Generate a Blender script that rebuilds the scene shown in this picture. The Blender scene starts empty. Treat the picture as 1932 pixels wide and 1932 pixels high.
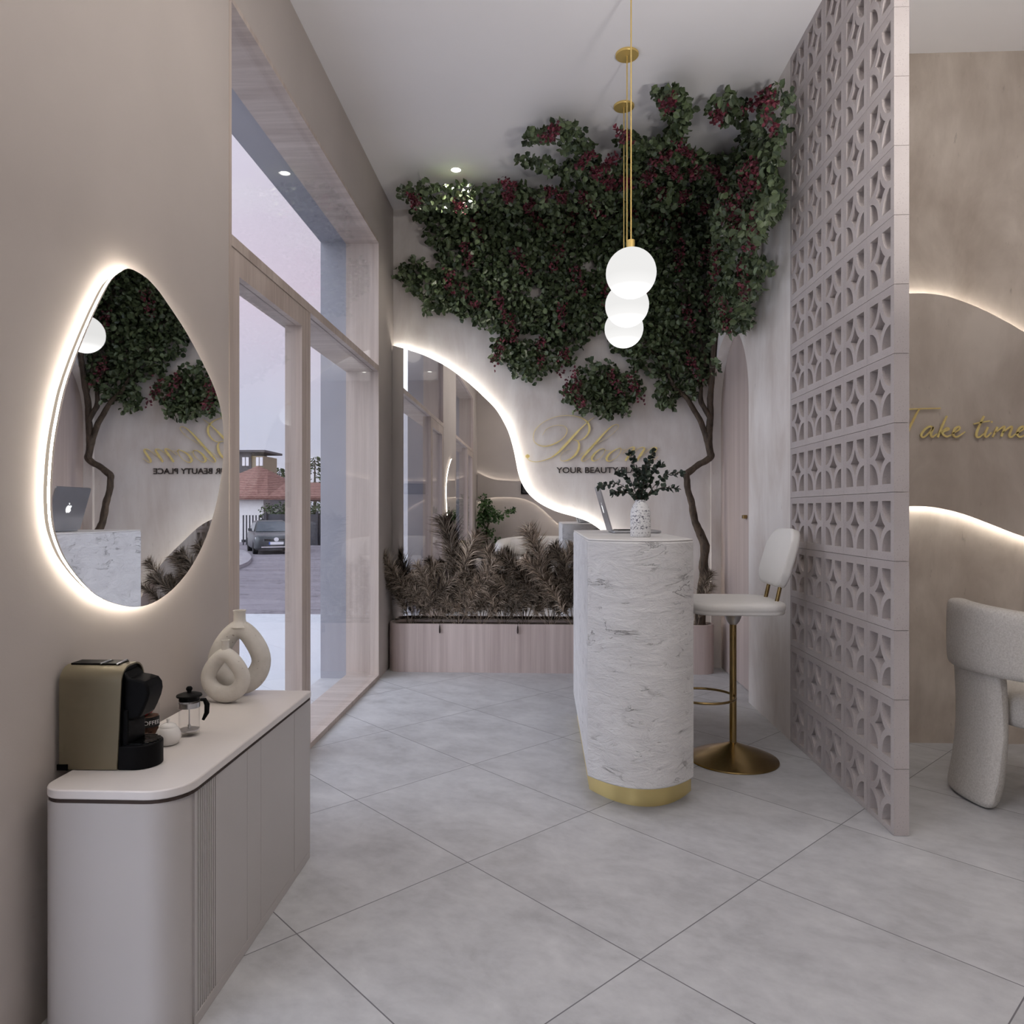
import bpy, bmesh, math, random
from mathutils import Vector, Matrix, noise as mnoise
random.seed(7)
R = random.random
def U(a, b): return a + (b - a) * random.random()
PI = math.pi
scene = bpy.context.scene
COL = scene.collection
ORG = {}

# ------------------------------------------------------------------ camera
F, PSI, EYE, CTR = 1374.0, math.atan(57 / 1374.0), 1.2, 966.0
cd = bpy.data.cameras.new('camera'); cam = bpy.data.objects.new('camera', cd); COL.objects.link(cam)
cam.location = (0, 0, EYE); cam.rotation_euler = (PI / 2, 0, PSI)
cd.sensor_width = 36; cd.sensor_fit = 'HORIZONTAL'; cd.lens = 36 * F / 1932; cd.clip_start = .02; cd.clip_end = 400
scene.camera = cam
scene.view_settings.view_transform = 'Standard'; scene.view_settings.look = 'None'
scene.view_settings.exposure = 0.0; scene.view_settings.gamma = 1.0
scene.view_settings.use_curve_mapping = False
cy = scene.cycles
cy.use_denoising = True
cy.max_bounces = 7; cy.diffuse_bounces = 3; cy.glossy_bounces = 4; cy.transparent_max_bounces = 10
cy.use_adaptive_sampling = True; cy.adaptive_threshold = .06; cy.adaptive_min_samples = 12
cy.sample_clamp_indirect = 4.0; cy.caustics_reflective = False; cy.caustics_refractive = False

def ray(u, v):
    a = (u - CTR) / F; b = (CTR - v) / F
    return Vector((a * math.cos(PSI) - math.sin(PSI), a * math.sin(PSI) + math.cos(PSI), b))
def at_y(u, v, y):
    r = ray(u, v); t = y / r.y; return Vector((r.x * t, y, EYE + r.z * t))
def at_x(u, v, x):
    r = ray(u, v); t = x / r.x; return Vector((x, r.y * t, EYE + r.z * t))
def at_z(u, v, z):
    r = ray(u, v); t = (z - EYE) / r.z; return Vector((r.x * t, r.y * t, z))

# ------------------------------------------------------------------ object helpers
def tag(o, label, cat, group=None, kind=None):
    o['label'] = label; o['category'] = cat
    if group: o['group'] = group
    if kind: o['kind'] = kind
    return o
def thing(name, loc, label, cat, group=None):
    o = bpy.data.objects.new(name, None); COL.objects.link(o); o.location = loc
    o.empty_display_size = .1
    ORG[o.name] = Vector(loc)
    return tag(o, label, cat, group)
def structure(name, loc=(0, 0, 0)):
    o = bpy.data.objects.new(name, None); COL.objects.link(o); o.location = loc
    ORG[o.name] = Vector(loc); o['kind'] = 'structure'; return o
def link_mesh(name, me, mat, parent=None, smooth=None, loc=None, origin=None):
    """mesh in world coordinates; moved so that it hangs under its parent (or sits on its own origin)"""
    o = bpy.data.objects.new(name, me); COL.objects.link(o)
    org = Vector((0, 0, 0))
    if parent is not None:
        org = ORG[parent.name]; o.parent = parent; ORG[o.name] = org
    elif origin is not None:
        org = Vector(origin); o.location = org; ORG[o.name] = org
    else: ORG[o.name] = org
    if org.length > 0: me.transform(Matrix.Translation(-org))
    if mat is not None and not me.materials: me.materials.append(mat)
    if smooth is not None:
        me.polygons.foreach_set('use_smooth', [True] * len(me.polygons))
        if smooth < 180: me.set_sharp_from_angle(angle=math.radians(smooth))
    return o
class MB:
    def __init__(s): s.v = []; s.f = []
    def add(s, vs, fs):
        n = len(s.v); s.v += [tuple(p) for p in vs]; s.f += [tuple(i + n for i in f) for f in fs]; return s
    def box(s, x0, x1, y0, y1, z0, z1, M=None):
        vs = [Vector((x, y, z)) for x in (x0, x1) for y in (y0, y1) for z in (z0, z1)]
        if M: vs = [M @ p for p in vs]
        return s.add(vs, [(0, 1, 3, 2), (4, 6, 7, 5), (0, 4, 5, 1), (2, 3, 7, 6), (0, 2, 6, 4), (1, 5, 7, 3)])
    def prism(s, poly, axis, a, b):
        """poly: list of 2-D points; axis 'x': (y,z), 'y': (x,z), 'z': (x,y)"""
        def P(p, d):
            return {'x': (d, p[0], p[1]), 'y': (p[0], d, p[1]), 'z': (p[0], p[1], d)}[axis]
        n = len(poly)
        vs = [P(p, a) for p in poly] + [P(p, b) for p in poly]
        fs = [tuple(range(n)), tuple(range(2 * n - 1, n - 1, -1))] + [(i, i + n, (i + 1) % n + n, (i + 1) % n) for i in range(n)]
        return s.add(vs, fs)
    def tube(s, pts, rad, n=10, cap=True, closed=False, squash=None):
        pts = [Vector(p) for p in pts]; m = len(pts)
        if not hasattr(rad, '__len__'): rad = [rad] * m
        vs = []; ref = None
        for i, p in enumerate(pts):
            a = pts[(i - 1) % m] if (closed or i > 0) else p
            b = pts[(i + 1) % m] if (closed or i < m - 1) else p
            t = (b - a).normalized()
            if ref is None:
                ref = Vector((0, 0, 1)) if abs(t.z) < .9 else Vector((1, 0, 0))
            x = (ref - t * ref.dot(t))
            if x.length < 1e-5: x = t.orthogonal()
            x.normalize(); y = t.cross(x); ref = x
            for k in range(n):
                an = 2 * PI * k / n
                vs.append(p + (x * math.cos(an) + y * math.sin(an)) * rad[i])
        fs = []
        for i in range(m if closed else m - 1):
            j = (i + 1) % m
            for k in range(n):
                l = (k + 1) % n
                fs.append((i * n + k, i * n + l, j * n + l, j * n + k))
        if cap and not closed:
            fs.append(tuple(range(n - 1, -1, -1))); fs.append(tuple((m - 1) * n + k for k in range(n)))
        return s.add(vs, fs)
    def lathe(s, prof, n=32, c=(0, 0, 0), cap=True):
        """prof: (r,z) from bottom to top"""
        vs = []; c = Vector(c)
        for r, z in prof:
            for k in range(n):
                a = 2 * PI * k / n; vs.append(c + Vector((r * math.cos(a), r * math.sin(a), z)))
        fs = []
        for i in range(len(prof) - 1):
            for k in range(n):
                l = (k + 1) % n; fs.append((i * n + k, i * n + l, (i + 1) * n + l, (i + 1) * n + k))
        m = len(prof) - 1
        if cap: fs.append(tuple(range(n - 1, -1, -1))); fs.append(tuple(m * n + k for k in range(n)))
        return s.add(vs, fs)
    def sphere(s, c, r, n=24, sc=(1, 1, 1)):
        prof = [(r * math.sin(PI * i / (n // 2)) + 1e-5, -r * math.cos(PI * i / (n // 2))) for i in range(n // 2 + 1)]
        m = MB().lathe(prof, n); c = Vector(c)
        return s.add([c + Vector((p[0] * sc[0], p[1] * sc[1], p[2] * sc[2])) for p in m.v], m.f)
    def mesh(s, name):
        me = bpy.data.meshes.new(name); me.from_pydata(s.v, [], s.f); me.update()
        bm = bmesh.new(); bm.from_mesh(me); bmesh.ops.recalc_face_normals(bm, faces=bm.faces[:]); bm.to_mesh(me); bm.free()
        return me
    def build(s, name, mat, parent=None, smooth=None, bevel=0, seg=2, origin=None, sub=0):
        o = link_mesh(name, s.mesh(name), mat, parent, smooth, origin=origin)
        if bevel:
            m = o.modifiers.new('bevel', 'BEVEL'); m.width = bevel; m.segments = seg; m.limit_method = 'ANGLE'; m.angle_limit = math.radians(40)
            m.harden_normals = False
        if sub:
            m = o.modifiers.new('sub', 'SUBSURF'); m.levels = sub; m.render_levels = sub
        return o
def loops_mesh(loops, depth, fn, text=None, size=1.0, offset=0.0):
    """flat outline(s) with holes, or text, thickened by depth; fn maps local (x,y,z) to world"""
    if text is None:
        cu = bpy.data.curves.new('t', 'CURVE'); cu.dimensions = '2D'
        for lp in loops:
            sp = cu.splines.new('POLY'); sp.points.add(len(lp) - 1)
            for p, q in zip(sp.points, lp): p.co = (q[0], q[1], 0, 1)
            sp.use_cyclic_u = True
    else:
        cu = bpy.data.curves.new('t', 'FONT'); cu.body = text; cu.size = size; cu.offset = offset
    cu.fill_mode = 'BOTH'; cu.extrude = depth / 2
    ob = bpy.data.objects.new('t', cu); COL.objects.link(ob)
    dg = bpy.context.evaluated_depsgraph_get(); dg.update()
    me = bpy.data.meshes.new_from_object(ob.evaluated_get(dg))
    bpy.data.objects.remove(ob); bpy.data.curves.remove(cu)
    me.materials.clear()
    bm = bmesh.new(); bm.from_mesh(me); bmesh.ops.remove_doubles(bm, verts=bm.verts[:], dist=1e-5)
    for v in bm.verts: v.co = fn(v.co)
    bmesh.ops.recalc_face_normals(bm, faces=bm.faces[:]); bm.to_mesh(me); bm.free()
    me.polygons.foreach_set('use_smooth', [False] * len(me.polygons)); me.update()
    return me
def spline(pts, n=8, closed=False):
    pts = [Vector(p) if len(p) == 3 else Vector((p[0], p[1], 0)) for p in pts]; m = len(pts); out = []
    for i in range(m if closed else m - 1):
        p0 = pts[(i - 1) % m] if (closed or i > 0) else pts[0]
        p1 = pts[i]; p2 = pts[(i + 1) % m]
        p3 = pts[(i + 2) % m] if (closed or i < m - 2) else pts[-1]
        for k in range(n):
            t = k / n
            out.append(.5 * ((2 * p1) + (p2 - p0) * t + (2 * p0 - 5 * p1 + 4 * p2 - p3) * t * t + (3 * p1 - p0 - 3 * p2 + p3) * t ** 3))
    if not closed: out.append(pts[-1])
    return out
def lerp_list(a, n):
    out = []; m = len(a) - 1
    for i in range(n):
        t = i / (n - 1) * m; k = min(int(t), m - 1); out.append(a[k] + (a[k + 1] - a[k]) * (t - k))
    return out
def rrect(x0, x1, y0, y1, r, n=8):
    rs = r if hasattr(r, '__len__') else [r] * 4
    out = []
    for (cx, cy_, a0, rr) in ((x1, y1, 0, rs[0]), (x0, y1, 90, rs[1]), (x0, y0, 180, rs[2]), (x1, y0, 270, rs[3])):
        sx = -1 if cx == x1 else 1; sy = -1 if cy_ == y1 else 1
        if rr <= 0: out.append((cx, cy_)); continue
        for k in range(n + 1):
            a = math.radians(a0 + 90 * k / n); out.append((cx + sx * rr + rr * math.cos(a), cy_ + sy * rr + rr * math.sin(a)))
    return out
def ellipse(cx, cy_, a, b, n=40):
    return [(cx + a * math.cos(2 * PI * k / n), cy_ + b * math.sin(2 * PI * k / n)) for k in range(n)]

# ------------------------------------------------------------------ materials
class NT:
    def __init__(s, name):
        s.m = bpy.data.materials.new(name); s.m.use_nodes = True; s.t = s.m.node_tree; s.n = s.t.nodes; s.l = s.t.links
        s.b = s.n['Principled BSDF']; s.out = s.n['Material Output']
    def new(s, typ, **kw):
        o = s.n.new(typ)
        for k, v in kw.items():
            if k in o.inputs.keys() if isinstance(k, str) else False: o.inputs[k].default_value = v
            else: setattr(o, k, v)
        return o
    def link(s, a, b): s.l.new(a, b)
    def coord(s, scale=(1, 1, 1), rot=(0, 0, 0), kind='Object'):
        tc = s.n.new('ShaderNodeTexCoord'); mp = s.n.new('ShaderNodeMapping'); mp.inputs['Scale'].default_value = scale
        mp.inputs['Rotation'].default_value = rot
        s.link(tc.outputs[kind], mp.inputs['Vector']); return mp.outputs[0]
    def noise(s, vec, scale=5, detail=4, rough=.5, dist=0):
        o = s.n.new('ShaderNodeTexNoise'); s.link(vec, o.inputs['Vector']); o.inputs['Scale'].default_value = scale
        o.inputs['Detail'].default_value = detail; o.inputs['Roughness'].default_value = rough; o.inputs['Distortion'].default_value = dist
        return o.outputs['Fac']
    def ramp(s, fac, stops, interp='LINEAR'):
        o = s.n.new('ShaderNodeValToRGB'); s.link(fac, o.inputs['Fac']); e = o.color_ramp.elements; o.color_ramp.interpolation = interp
        while len(e) < len(stops): e.new(.5)
        for i, (p, c) in enumerate(stops):
            e[i].position = p; e[i].color = (c, c, c, 1) if not hasattr(c, '__len__') else (*c, 1)
        return o.outputs['Color']
    def mix(s, fac, a, b, mode='MIX'):
        o = s.n.new('ShaderNodeMix'); o.data_type = 'RGBA'; o.blend_type = mode
        for sock, val in ((o.inputs[0], fac), (o.inputs[6], a), (o.inputs[7], b)):
            if hasattr(val, 'node'): s.link(val, sock)
            elif hasattr(val, '__len__'): sock.default_value = (*val, 1)
            else: sock.default_value = val
        return o.outputs[2]
    def math(s, op, a, b=None, c=None):
        o = s.n.new('ShaderNodeMath'); o.operation = op
        for i, val in enumerate((a, b, c)):
            if val is None: continue
            if hasattr(val, 'node'): s.link(val, o.inputs[i])
            else: o.inputs[i].default_value = val
        return o.outputs[0]
    def bump(s, h, strength=.3, dist=.01):
        o = s.n.new('ShaderNodeBump'); o.inputs['Strength'].default_value = strength; o.inputs['Distance'].default_value = dist
        s.link(h, o.inputs['Height']); s.link(o.outputs[0], s.b.inputs['Normal'])
    def color(s, c):
        if hasattr(c, 'node'): s.link(c, s.b.inputs['Base Color'])
        else: s.b.inputs['Base Color'].default_value = (*c, 1)
    def set(s, rough=.5, metal=0, spec=.5, **kw):
        s.b.inputs['Roughness'].default_value = rough; s.b.inputs['Metallic'].default_value = metal
        s.b.inputs['Specular IOR Level'].default_value = spec
        for k, v in kw.items(): s.b.inputs[k].default_value = v
        return s.m
def plain(name, c, rough=.5, metal=0, spec=.5, var=.04, scale=6, bump=0, bscale=60):
    t = NT(name); v = t.coord()
    n = t.noise(v, scale, 3)
    lo = tuple(x * (1 - var) for x in c); hi = tuple(min(1, x * (1 + var)) for x in c)
    t.color(t.ramp(n, [(.3, lo), (.7, hi)]))
    if bump: t.bump(t.noise(v, bscale, 3), bump, .004)
    return t.set(rough, metal, spec)
def emit(name, c, s):
    t = NT(name); e = t.new('ShaderNodeEmission'); e.inputs[0].default_value = (*c, 1); e.inputs[1].default_value = s
    t.link(e.outputs[0], t.out.inputs[0]); return t.m
def wood(name, scale, lo, hi, rough=.55):
    t = NT(name); v = t.coord(scale)
    a = t.noise(v, 1.0, 5, .6); b = t.noise(t.coord(tuple(x * .22 for x in scale)), 1.0, 2, .5)
    f = t.math('ADD', t.math('MULTIPLY', a, .55), t.math('MULTIPLY', b, .45))
    t.color(t.ramp(f, [(.34, lo), (.5, tuple((x + y) / 2 for x, y in zip(lo, hi))), (.66, hi)]))
    t.bump(a, .08, .003)
    return t.set(rough, 0, .35)
def plaster(name, lo, hi, vs=(5, 5, 1.6), rough=.75, spots=True):
    t = NT(name); v = t.coord(vs)
    a = t.noise(v, 1.0, 6, .62, .4); b = t.noise(t.coord((1, 1, 1)), 2.2, 3, .5)
    f = t.math('ADD', t.math('MULTIPLY', a, .6), t.math('MULTIPLY', b, .4))
    c = t.ramp(f, [(.39, lo), (.61, hi)])
    if spots:
        p = t.ramp(t.noise(t.coord((30, 30, 11)), 1.0, 4, .6), [(.66, 0.0), (.76, .5)])
        c = t.mix(p, c, tuple(x * .62 for x in lo))
    t.color(c); t.bump(a, .12, .006)
    return t.set(rough, 0, .3)

M = {}
M['paint'] = plain('beige_paint', (.53, .475, .44), .75, 0, .2, .03, 3, .04, 220)
M['ceiling'] = plain('white_ceiling_paint', (.88, .855, .86), .85, 0, .2, .015, 2)
M['plaster'] = plaster('pale_lime_plaster', (.68, .615, .575), (.84, .795, .765))
M['plaster_salon'] = plaster('warm_lime_plaster', (.46, .39, .33), (.70, .62, .545), (3.2, 3.2, 1.5))
M['plaster_panel'] = plaster('warm_lime_plaster_panel', (.50, .43, .37), (.68, .605, .535), (3.2, 3.2, 1.5))
M['wood'] = wood('pale_oak_upright', (34, 38, 1.1), (.43, .35, .305), (.62, .53, .475))
M['wood_cross'] = wood('pale_oak_cross_grain', (3, 38, 3), (.43, .35, .305), (.62, .53, .475))
M['wood_planter'] = wood('pink_oak_fluted', (30, 30, .9), (.42, .335, .31), (.66, .56, .525))
M['wood_door'] = wood('pink_oak_door', (4, 40, .9), (.44, .36, .33), (.57, .48, .45))
M['facade'] = plain('grey_lilac_render', (.35, .35, .385), .8, 0, .2, .05, 2)
M['gap'] = plain('dark_shadow_gap', (.045, .028, .022), .8)
M['white_lacquer'] = plain('white_lacquer', (.50, .468, .455), .42, 0, .4, .02, 4)
M['lacquer_top'] = plain('warm_white_top', (.74, .69, .665), .38, 0, .45, .02, 4)
M['black'] = plain('black_plastic', (.003, .003, .0035), .5, 0, .12, .2)
M['black_gloss'] = plain('black_gloss', (.006, .006, .006), .18, 0, .4, .1)
M['champagne'] = plain('champagne_metal', (.215, .185, .125), .48, .45, .4, .05, 8)
M['gold'] = plain('satin_gold', (.80, .58, .20), .38, .6, .5, .04, 10)
M['gold_plinth'] = plain('pale_satin_gold', (.84, .68, .30), .36, .6, .5, .04, 8)
M['gold_paint'] = plain('gold_leaf', (1.0, .78, .32), .28, .25, .5, .10, 40)
M['brass'] = plain('aged_brass', (.34, .24, .105), .27, 1.0, .5, .06, 12)
M['chrome'] = plain('brushed_steel', (.62, .62, .64), .28, 1.0)
M['ceramic'] = None
M['white_ceramic'] = plain('white_porcelain', (.80, .78, .76), .25, 0, .5, .01)
M['leather'] = plain('white_leather', (.80, .78, .75), .42, 0, .4, .02, 5, .05, 90)
M['dark_letters'] = plain('dark_brown_lettering', (.035, .025, .022), .5)
M['glassware'] = None
M['mirror'] = plain('mirror_silver', (.90, .90, .90), .01, 1.0, .5, .0)
M['bark'] = None
M['soil'] = plain('dark_soil', (.19, .15, .12), .95, 0, .1, .4, 40, .6, 60)
M['led'] = emit('led_strip_warm', (1.0, .90, .77), 60.0)
M['led_rim'] = emit('led_strip_behind_mirror', (1.0, .91, .79), 38.0)
M['led_cool'] = emit('led_strip_neutral', (1.0, .95, .87), 42.0)
M['led_wave'] = emit('led_strip_wave', (1.0, .94, .85), 62.0)
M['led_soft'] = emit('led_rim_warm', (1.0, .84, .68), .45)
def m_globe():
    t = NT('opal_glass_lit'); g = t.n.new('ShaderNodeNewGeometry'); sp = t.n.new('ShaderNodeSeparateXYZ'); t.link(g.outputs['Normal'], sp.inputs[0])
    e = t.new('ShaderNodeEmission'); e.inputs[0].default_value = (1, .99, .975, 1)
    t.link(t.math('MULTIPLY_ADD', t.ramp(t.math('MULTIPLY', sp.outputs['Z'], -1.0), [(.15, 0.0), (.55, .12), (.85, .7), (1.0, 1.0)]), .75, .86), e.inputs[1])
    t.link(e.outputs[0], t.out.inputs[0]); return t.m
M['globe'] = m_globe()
M['lamp'] = emit('downlight_lens_lit', (1.0, .97, .90), 9.0)

def m_fabric(name, lo, hi, sc=220):
    t = NT(name); v = t.coord()
    a = t.noise(v, sc, 3, .7); b = t.noise(v, sc * .3, 2, .6)
    f = t.math('ADD', t.math('MULTIPLY', a, .6), t.math('MULTIPLY', b, .4))
    t.color(t.ramp(f, [(.35, lo), (.62, hi)])); t.bump(f, .55, .006)
    return t.set(.95, 0, .15)
M['boucle'] = m_fabric('cream_boucle', (.55, .51, .465), (.80, .765, .72), 480)
M['boucle_white'] = m_fabric('white_boucle', (.72, .69, .66), (.88, .86, .83))

def m_floor():
    t = NT('grey_stone_tile')
    tc = t.n.new('ShaderNodeTexCoord'); th = math.radians(45.05); s1, s2 = .7355, .6242
    sub = t.n.new('ShaderNodeVectorMath'); sub.operation = 'SUBTRACT'; t.link(tc.outputs['Object'], sub.inputs[0]); sub.inputs[1].default_value = (-.7756, 3.0063, 0)
    fr = []
    for vec in ((math.cos(th) / s1, -math.sin(th) / s1, 0), (math.sin(th) / s2, math.cos(th) / s2, 0)):
        d = t.n.new('ShaderNodeVectorMath'); d.operation = 'DOT_PRODUCT'; t.link(sub.outputs[0], d.inputs[0]); d.inputs[1].default_value = vec
        fr.append(d.outputs['Value'])
    edge = []
    for f, s in zip(fr, (s1, s2)):
        w = t.math('ABSOLUTE', t.math('SUBTRACT', t.math('FRACT', f), .5))
        edge.append(t.math('GREATER_THAN', w, .5 - .0018 / s))
    g = t.math('MAXIMUM', edge[0], edge[1])
    cmb = t.n.new('ShaderNodeCombineXYZ')
    for i, f in enumerate(fr):
        t.link(t.math('MULTIPLY', t.math('FLOOR', f), 3.7), cmb.inputs[i])
    add = t.n.new('ShaderNodeVectorMath'); add.operation = 'ADD'
    mp = t.coord((1, 1, 1), (0, 0, math.radians(28))); t.link(mp, add.inputs[0]); t.link(cmb.outputs[0], add.inputs[1])
    st = t.n.new('ShaderNodeMapping'); st.inputs['Scale'].default_value = (1.7, 2.3, 1); t.link(add.outputs[0], st.inputs[0])
    a = t.noise(st.outputs[0], 2.6, 7, .62, .35); b = t.noise(st.outputs[0], 11, 5, .6)
    f = t.math('ADD', t.math('MULTIPLY', a, .7), t.math('MULTIPLY', b, .3))
    c = t.ramp(f, [(.34, (.42, .42, .432)), (.5, (.525, .525, .54)), (.66, (.61, .61, .622))])
    t.color(t.mix(g, c, (.16, .155, .17)))
    h = t.math('SUBTRACT', t.math('MULTIPLY', f, .1), g); t.bump(h, .15, .002)
    r = t.ramp(f, [(.3, .36), (.7, .5)]); t.link(r, t.b.inputs['Roughness'])
    t.b.inputs['Specular IOR Level'].default_value = .45
    return t.m
M['floor'] = m_floor()
def m_terrace():
    t = NT('pale_terrace_paving'); v = t.coord((1, 1, 1), (0, 0, math.radians(45)))
    br = t.n.new('ShaderNodeTexBrick'); t.link(v, br.inputs['Vector']); br.offset = 0; br.inputs['Scale'].default_value = 1.4
    br.inputs['Mortar Size'].default_value = .003; br.inputs['Color1'].default_value = (.66, .68, .71, 1); br.inputs['Color2'].default_value = (.62, .645, .68, 1)
    br.inputs['Mortar'].default_value = (.48, .49, .52, 1); br.inputs['Brick Width'].default_value = 1; br.inputs['Row Height'].default_value = 1
    t.color(br.outputs[0]); return t.set(.6, 0, .3)
M['terrace'] = m_terrace()
def m_concrete(name, lo, hi, speck):
    t = NT(name); v = t.coord()
    a = t.noise(v, 3, 3); c = t.ramp(a, [(.3, lo), (.7, hi)])
    vo = t.n.new('ShaderNodeTexVoronoi'); t.link(v, vo.inputs['Vector']); vo.inputs['Scale'].default_value = 190
    sp = t.ramp(vo.outputs['Distance'], [(.16, .55), (.3, 0.0)])
    sel = t.ramp(t.noise(v, 120, 1), [(.5, 0.0), (.56, 1.0)])
    c = t.mix(t.math('MULTIPLY', sp, sel), c, speck)
    t.color(c); t.bump(t.noise(v, 240, 3), .25, .003)
    return t.set(.85, 0, .25)
M['block'] = m_concrete('pink_grey_concrete', (.45, .40, .39), (.54, .49, .475), (.22, .18, .175))
def m_stone():
    t = NT('white_split_stone')
    v = t.coord((3.0, 3.0, 8.0), (math.radians(8), math.radians(-7), 0)); w = t.coord((1, 1, 1)); v2 = t.coord((11, 11, 26), (math.radians(6), math.radians(-9), 0))
    a = t.noise(v, 1.6, 8, .62, .9); b = t.noise(v2, 1.0, 6, .7, .7)
    mask = t.ramp(t.noise(w, 4.2, 3, .55), [(.44, .12), (.60, 1.0)])
    pit = t.math('MULTIPLY', t.ramp(b, [(.30, 1.0), (.39, 0.0)]), mask)
    vein = t.ramp(t.math('ABSOLUTE', t.math('SUBTRACT', t.noise(t.coord((1.6, 1.6, 4.2), (0, math.radians(14), 0)), 1.5, 6, .66, 1.0), .5)), [(.0, 1.0), (.010, 0.0)])
    vm = t.math('MULTIPLY', vein, t.ramp(t.noise(w, 5.1, 2, .5), [(.55, 0.0), (.66, .8)]))
    c = t.ramp(a, [(.3, (.69, .675, .67)), (.7, (.82, .805, .795))])
    c = t.mix(t.math('MULTIPLY', pit, .62), c, (.27, .25, .25)); c = t.mix(vm, c, (.22, .20, .205))
    t.color(c)
    t.bump(t.math('SUBTRACT', t.math('ADD', t.math('MULTIPLY', a, .5), t.math('MULTIPLY', b, .5)), t.math('ADD', t.math('MULTIPLY', pit, .35), t.math('MULTIPLY', vm, .5))), .7, .028)
    return t.set(.55, 0, .35)
M['stone'] = m_stone()
M['stone_top'] = plain('white_stone_top', (.80, .775, .755), .4, 0, .4, .05, 6)
def m_ceramic():
    t = NT('pitted_clay'); v = t.coord()
    a = t.noise(v, 14, 4); c = t.ramp(a, [(.3, (.60, .565, .52)), (.7, (.73, .70, .655))])
    p = t.ramp(t.noise(v, 75, 2, .5), [(.70, 0.0), (.74, .7)]); c = t.mix(p, c, (.26, .21, .18))
    t.color(c); t.bump(t.math('SUBTRACT', t.noise(v, 45, 5), t.math('MULTIPLY', p, .8)), .35, .005)
    return t.set(.85, 0, .2)
M['ceramic'] = m_ceramic()
def m_speckle():
    t = NT('speckled_glaze'); v = t.coord((1, 1, 1.5))
    band = t.ramp(t.noise(t.coord((2, 2, 40)), 1.3, 2), [(.42, 0.0), (.55, 1.0)])
    p = t.ramp(t.noise(v, 120, 4, .6), [(.53, 0.0), (.57, 1.0)])
    t.color(t.mix(t.math('MULTIPLY', p, band), (.80, .80, .80), (.07, .075, .11))); return t.set(.4, 0, .4)
M['speckle'] = m_speckle()
def m_leaf(name, lo, hi, rough=.45):
    t = NT(name); g = t.n.new('ShaderNodeNewGeometry')
    t.color(t.ramp(g.outputs['Random Per Island'], [(.0, lo), (.55, tuple((a + b) / 2 for a, b in zip(lo, hi))), (1, hi)]))
    return t.set(rough, 0, .45)
M['leaf'] = m_leaf('climber_leaf', (.028, .044, .020), (.135, .18, .085), .38)
M['leaf_eucalyptus'] = m_leaf('dark_sprig_leaf', (.012, .022, .016), (.05, .075, .05))
M['leaf_indoor'] = m_leaf('bright_tree_leaf', (.03, .07, .02), (.10, .20, .06))
M['blossom'] = m_leaf('crimson_bract', (.055, .008, .016), (.20, .030, .05), .6)
def m_plume():
    t = NT('dried_plume'); g = t.n.new('ShaderNodeNewGeometry'); oi = t.n.new('ShaderNodeObjectInfo')
    c = t.ramp(g.outputs['Random Per Island'], [(0, (.07, .052, .04)), (.5, (.30, .235, .18)), (1, (.72, .60, .48))])
    k = t.math('MULTIPLY_ADD', oi.outputs['Random'], .75, .55)
    cb = t.n.new('ShaderNodeCombineXYZ')
    for i in range(3): t.link(k, cb.inputs[i])
    t.color(t.mix(1.0, c, cb.outputs[0], 'MULTIPLY')); return t.set(.9, 0, .15)
M['plume'] = m_plume()
M['cattail'] = plain('dark_cattail', (.03, .018, .015), .9)
M['stem'] = plain('dry_stem', (.22, .17, .12), .8)
def m_bark():
    t = NT('dark_bark'); v = t.coord((14, 14, 5)); a = t.noise(v, 2.0, 6, .65, .8)
    t.color(t.ramp(a, [(.3, (.025, .017, .012)), (.7, (.12, .085, .06))])); t.bump(a, .8, .02)
    return t.set(.62, 0, .35)
M['bark'] = m_bark()
def m_glass(name, ior=1.45, tint=(1, 1, 1), gain=1.0):
    t = NT(name); tr = t.new('ShaderNodeBsdfTransparent'); tr.inputs[0].default_value = (*tint, 1)
    gl = t.new('ShaderNodeBsdfGlossy'); gl.inputs['Roughness'].default_value = .0
    lw = t.new('ShaderNodeLayerWeight'); lw.inputs[0].default_value = .5
    f0 = ((ior - 1) / (ior + 1)) ** 2
    fr = t.math('MULTIPLY_ADD', t.math('POWER', lw.outputs['Facing'], 5.0), 1 - f0, f0)
    mx = t.new('ShaderNodeMixShader'); t.link(t.math('MULTIPLY', fr, gain), mx.inputs[0]); t.link(tr.outputs[0], mx.inputs[1]); t.link(gl.outputs[0], mx.inputs[2])
    t.link(mx.outputs[0], t.out.inputs[0]); return t.m
M['glass'] = m_glass('window_glass', 1.45, (.99, .99, .995), .55)
M['glassware'] = m_glass('clear_glass', 1.3, (.985, .985, .985), .5)
M['acrylic'] = m_glass('clear_acrylic', 1.3, (.96, .95, .93), 1.0)
M['asphalt'] = None
def m_asphalt():
    t = NT('worn_asphalt'); v = t.coord()
    a = t.noise(t.coord((.25, 1, 1)), .9, 6, .65); b = t.noise(v, 60, 2)
    f = t.math('ADD', t.math('MULTIPLY', a, .75), t.math('MULTIPLY', b, .25))
    c = t.ramp(f, [(.33, (.20, .18, .20)), (.66, (.32, .295, .32))])
    cr = t.ramp(t.math('ABSOLUTE', t.math('SUBTRACT', t.noise(t.coord((.25, .8, 1)), .7, 4, .6), .5)), [(0, 1.0), (.006, 0.0)])
    t.color(t.mix(t.math('MULTIPLY', cr, .7), c, (.05, .045, .05))); return t.set(.9, 0, .2)
M['asphalt'] = m_asphalt()
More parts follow.
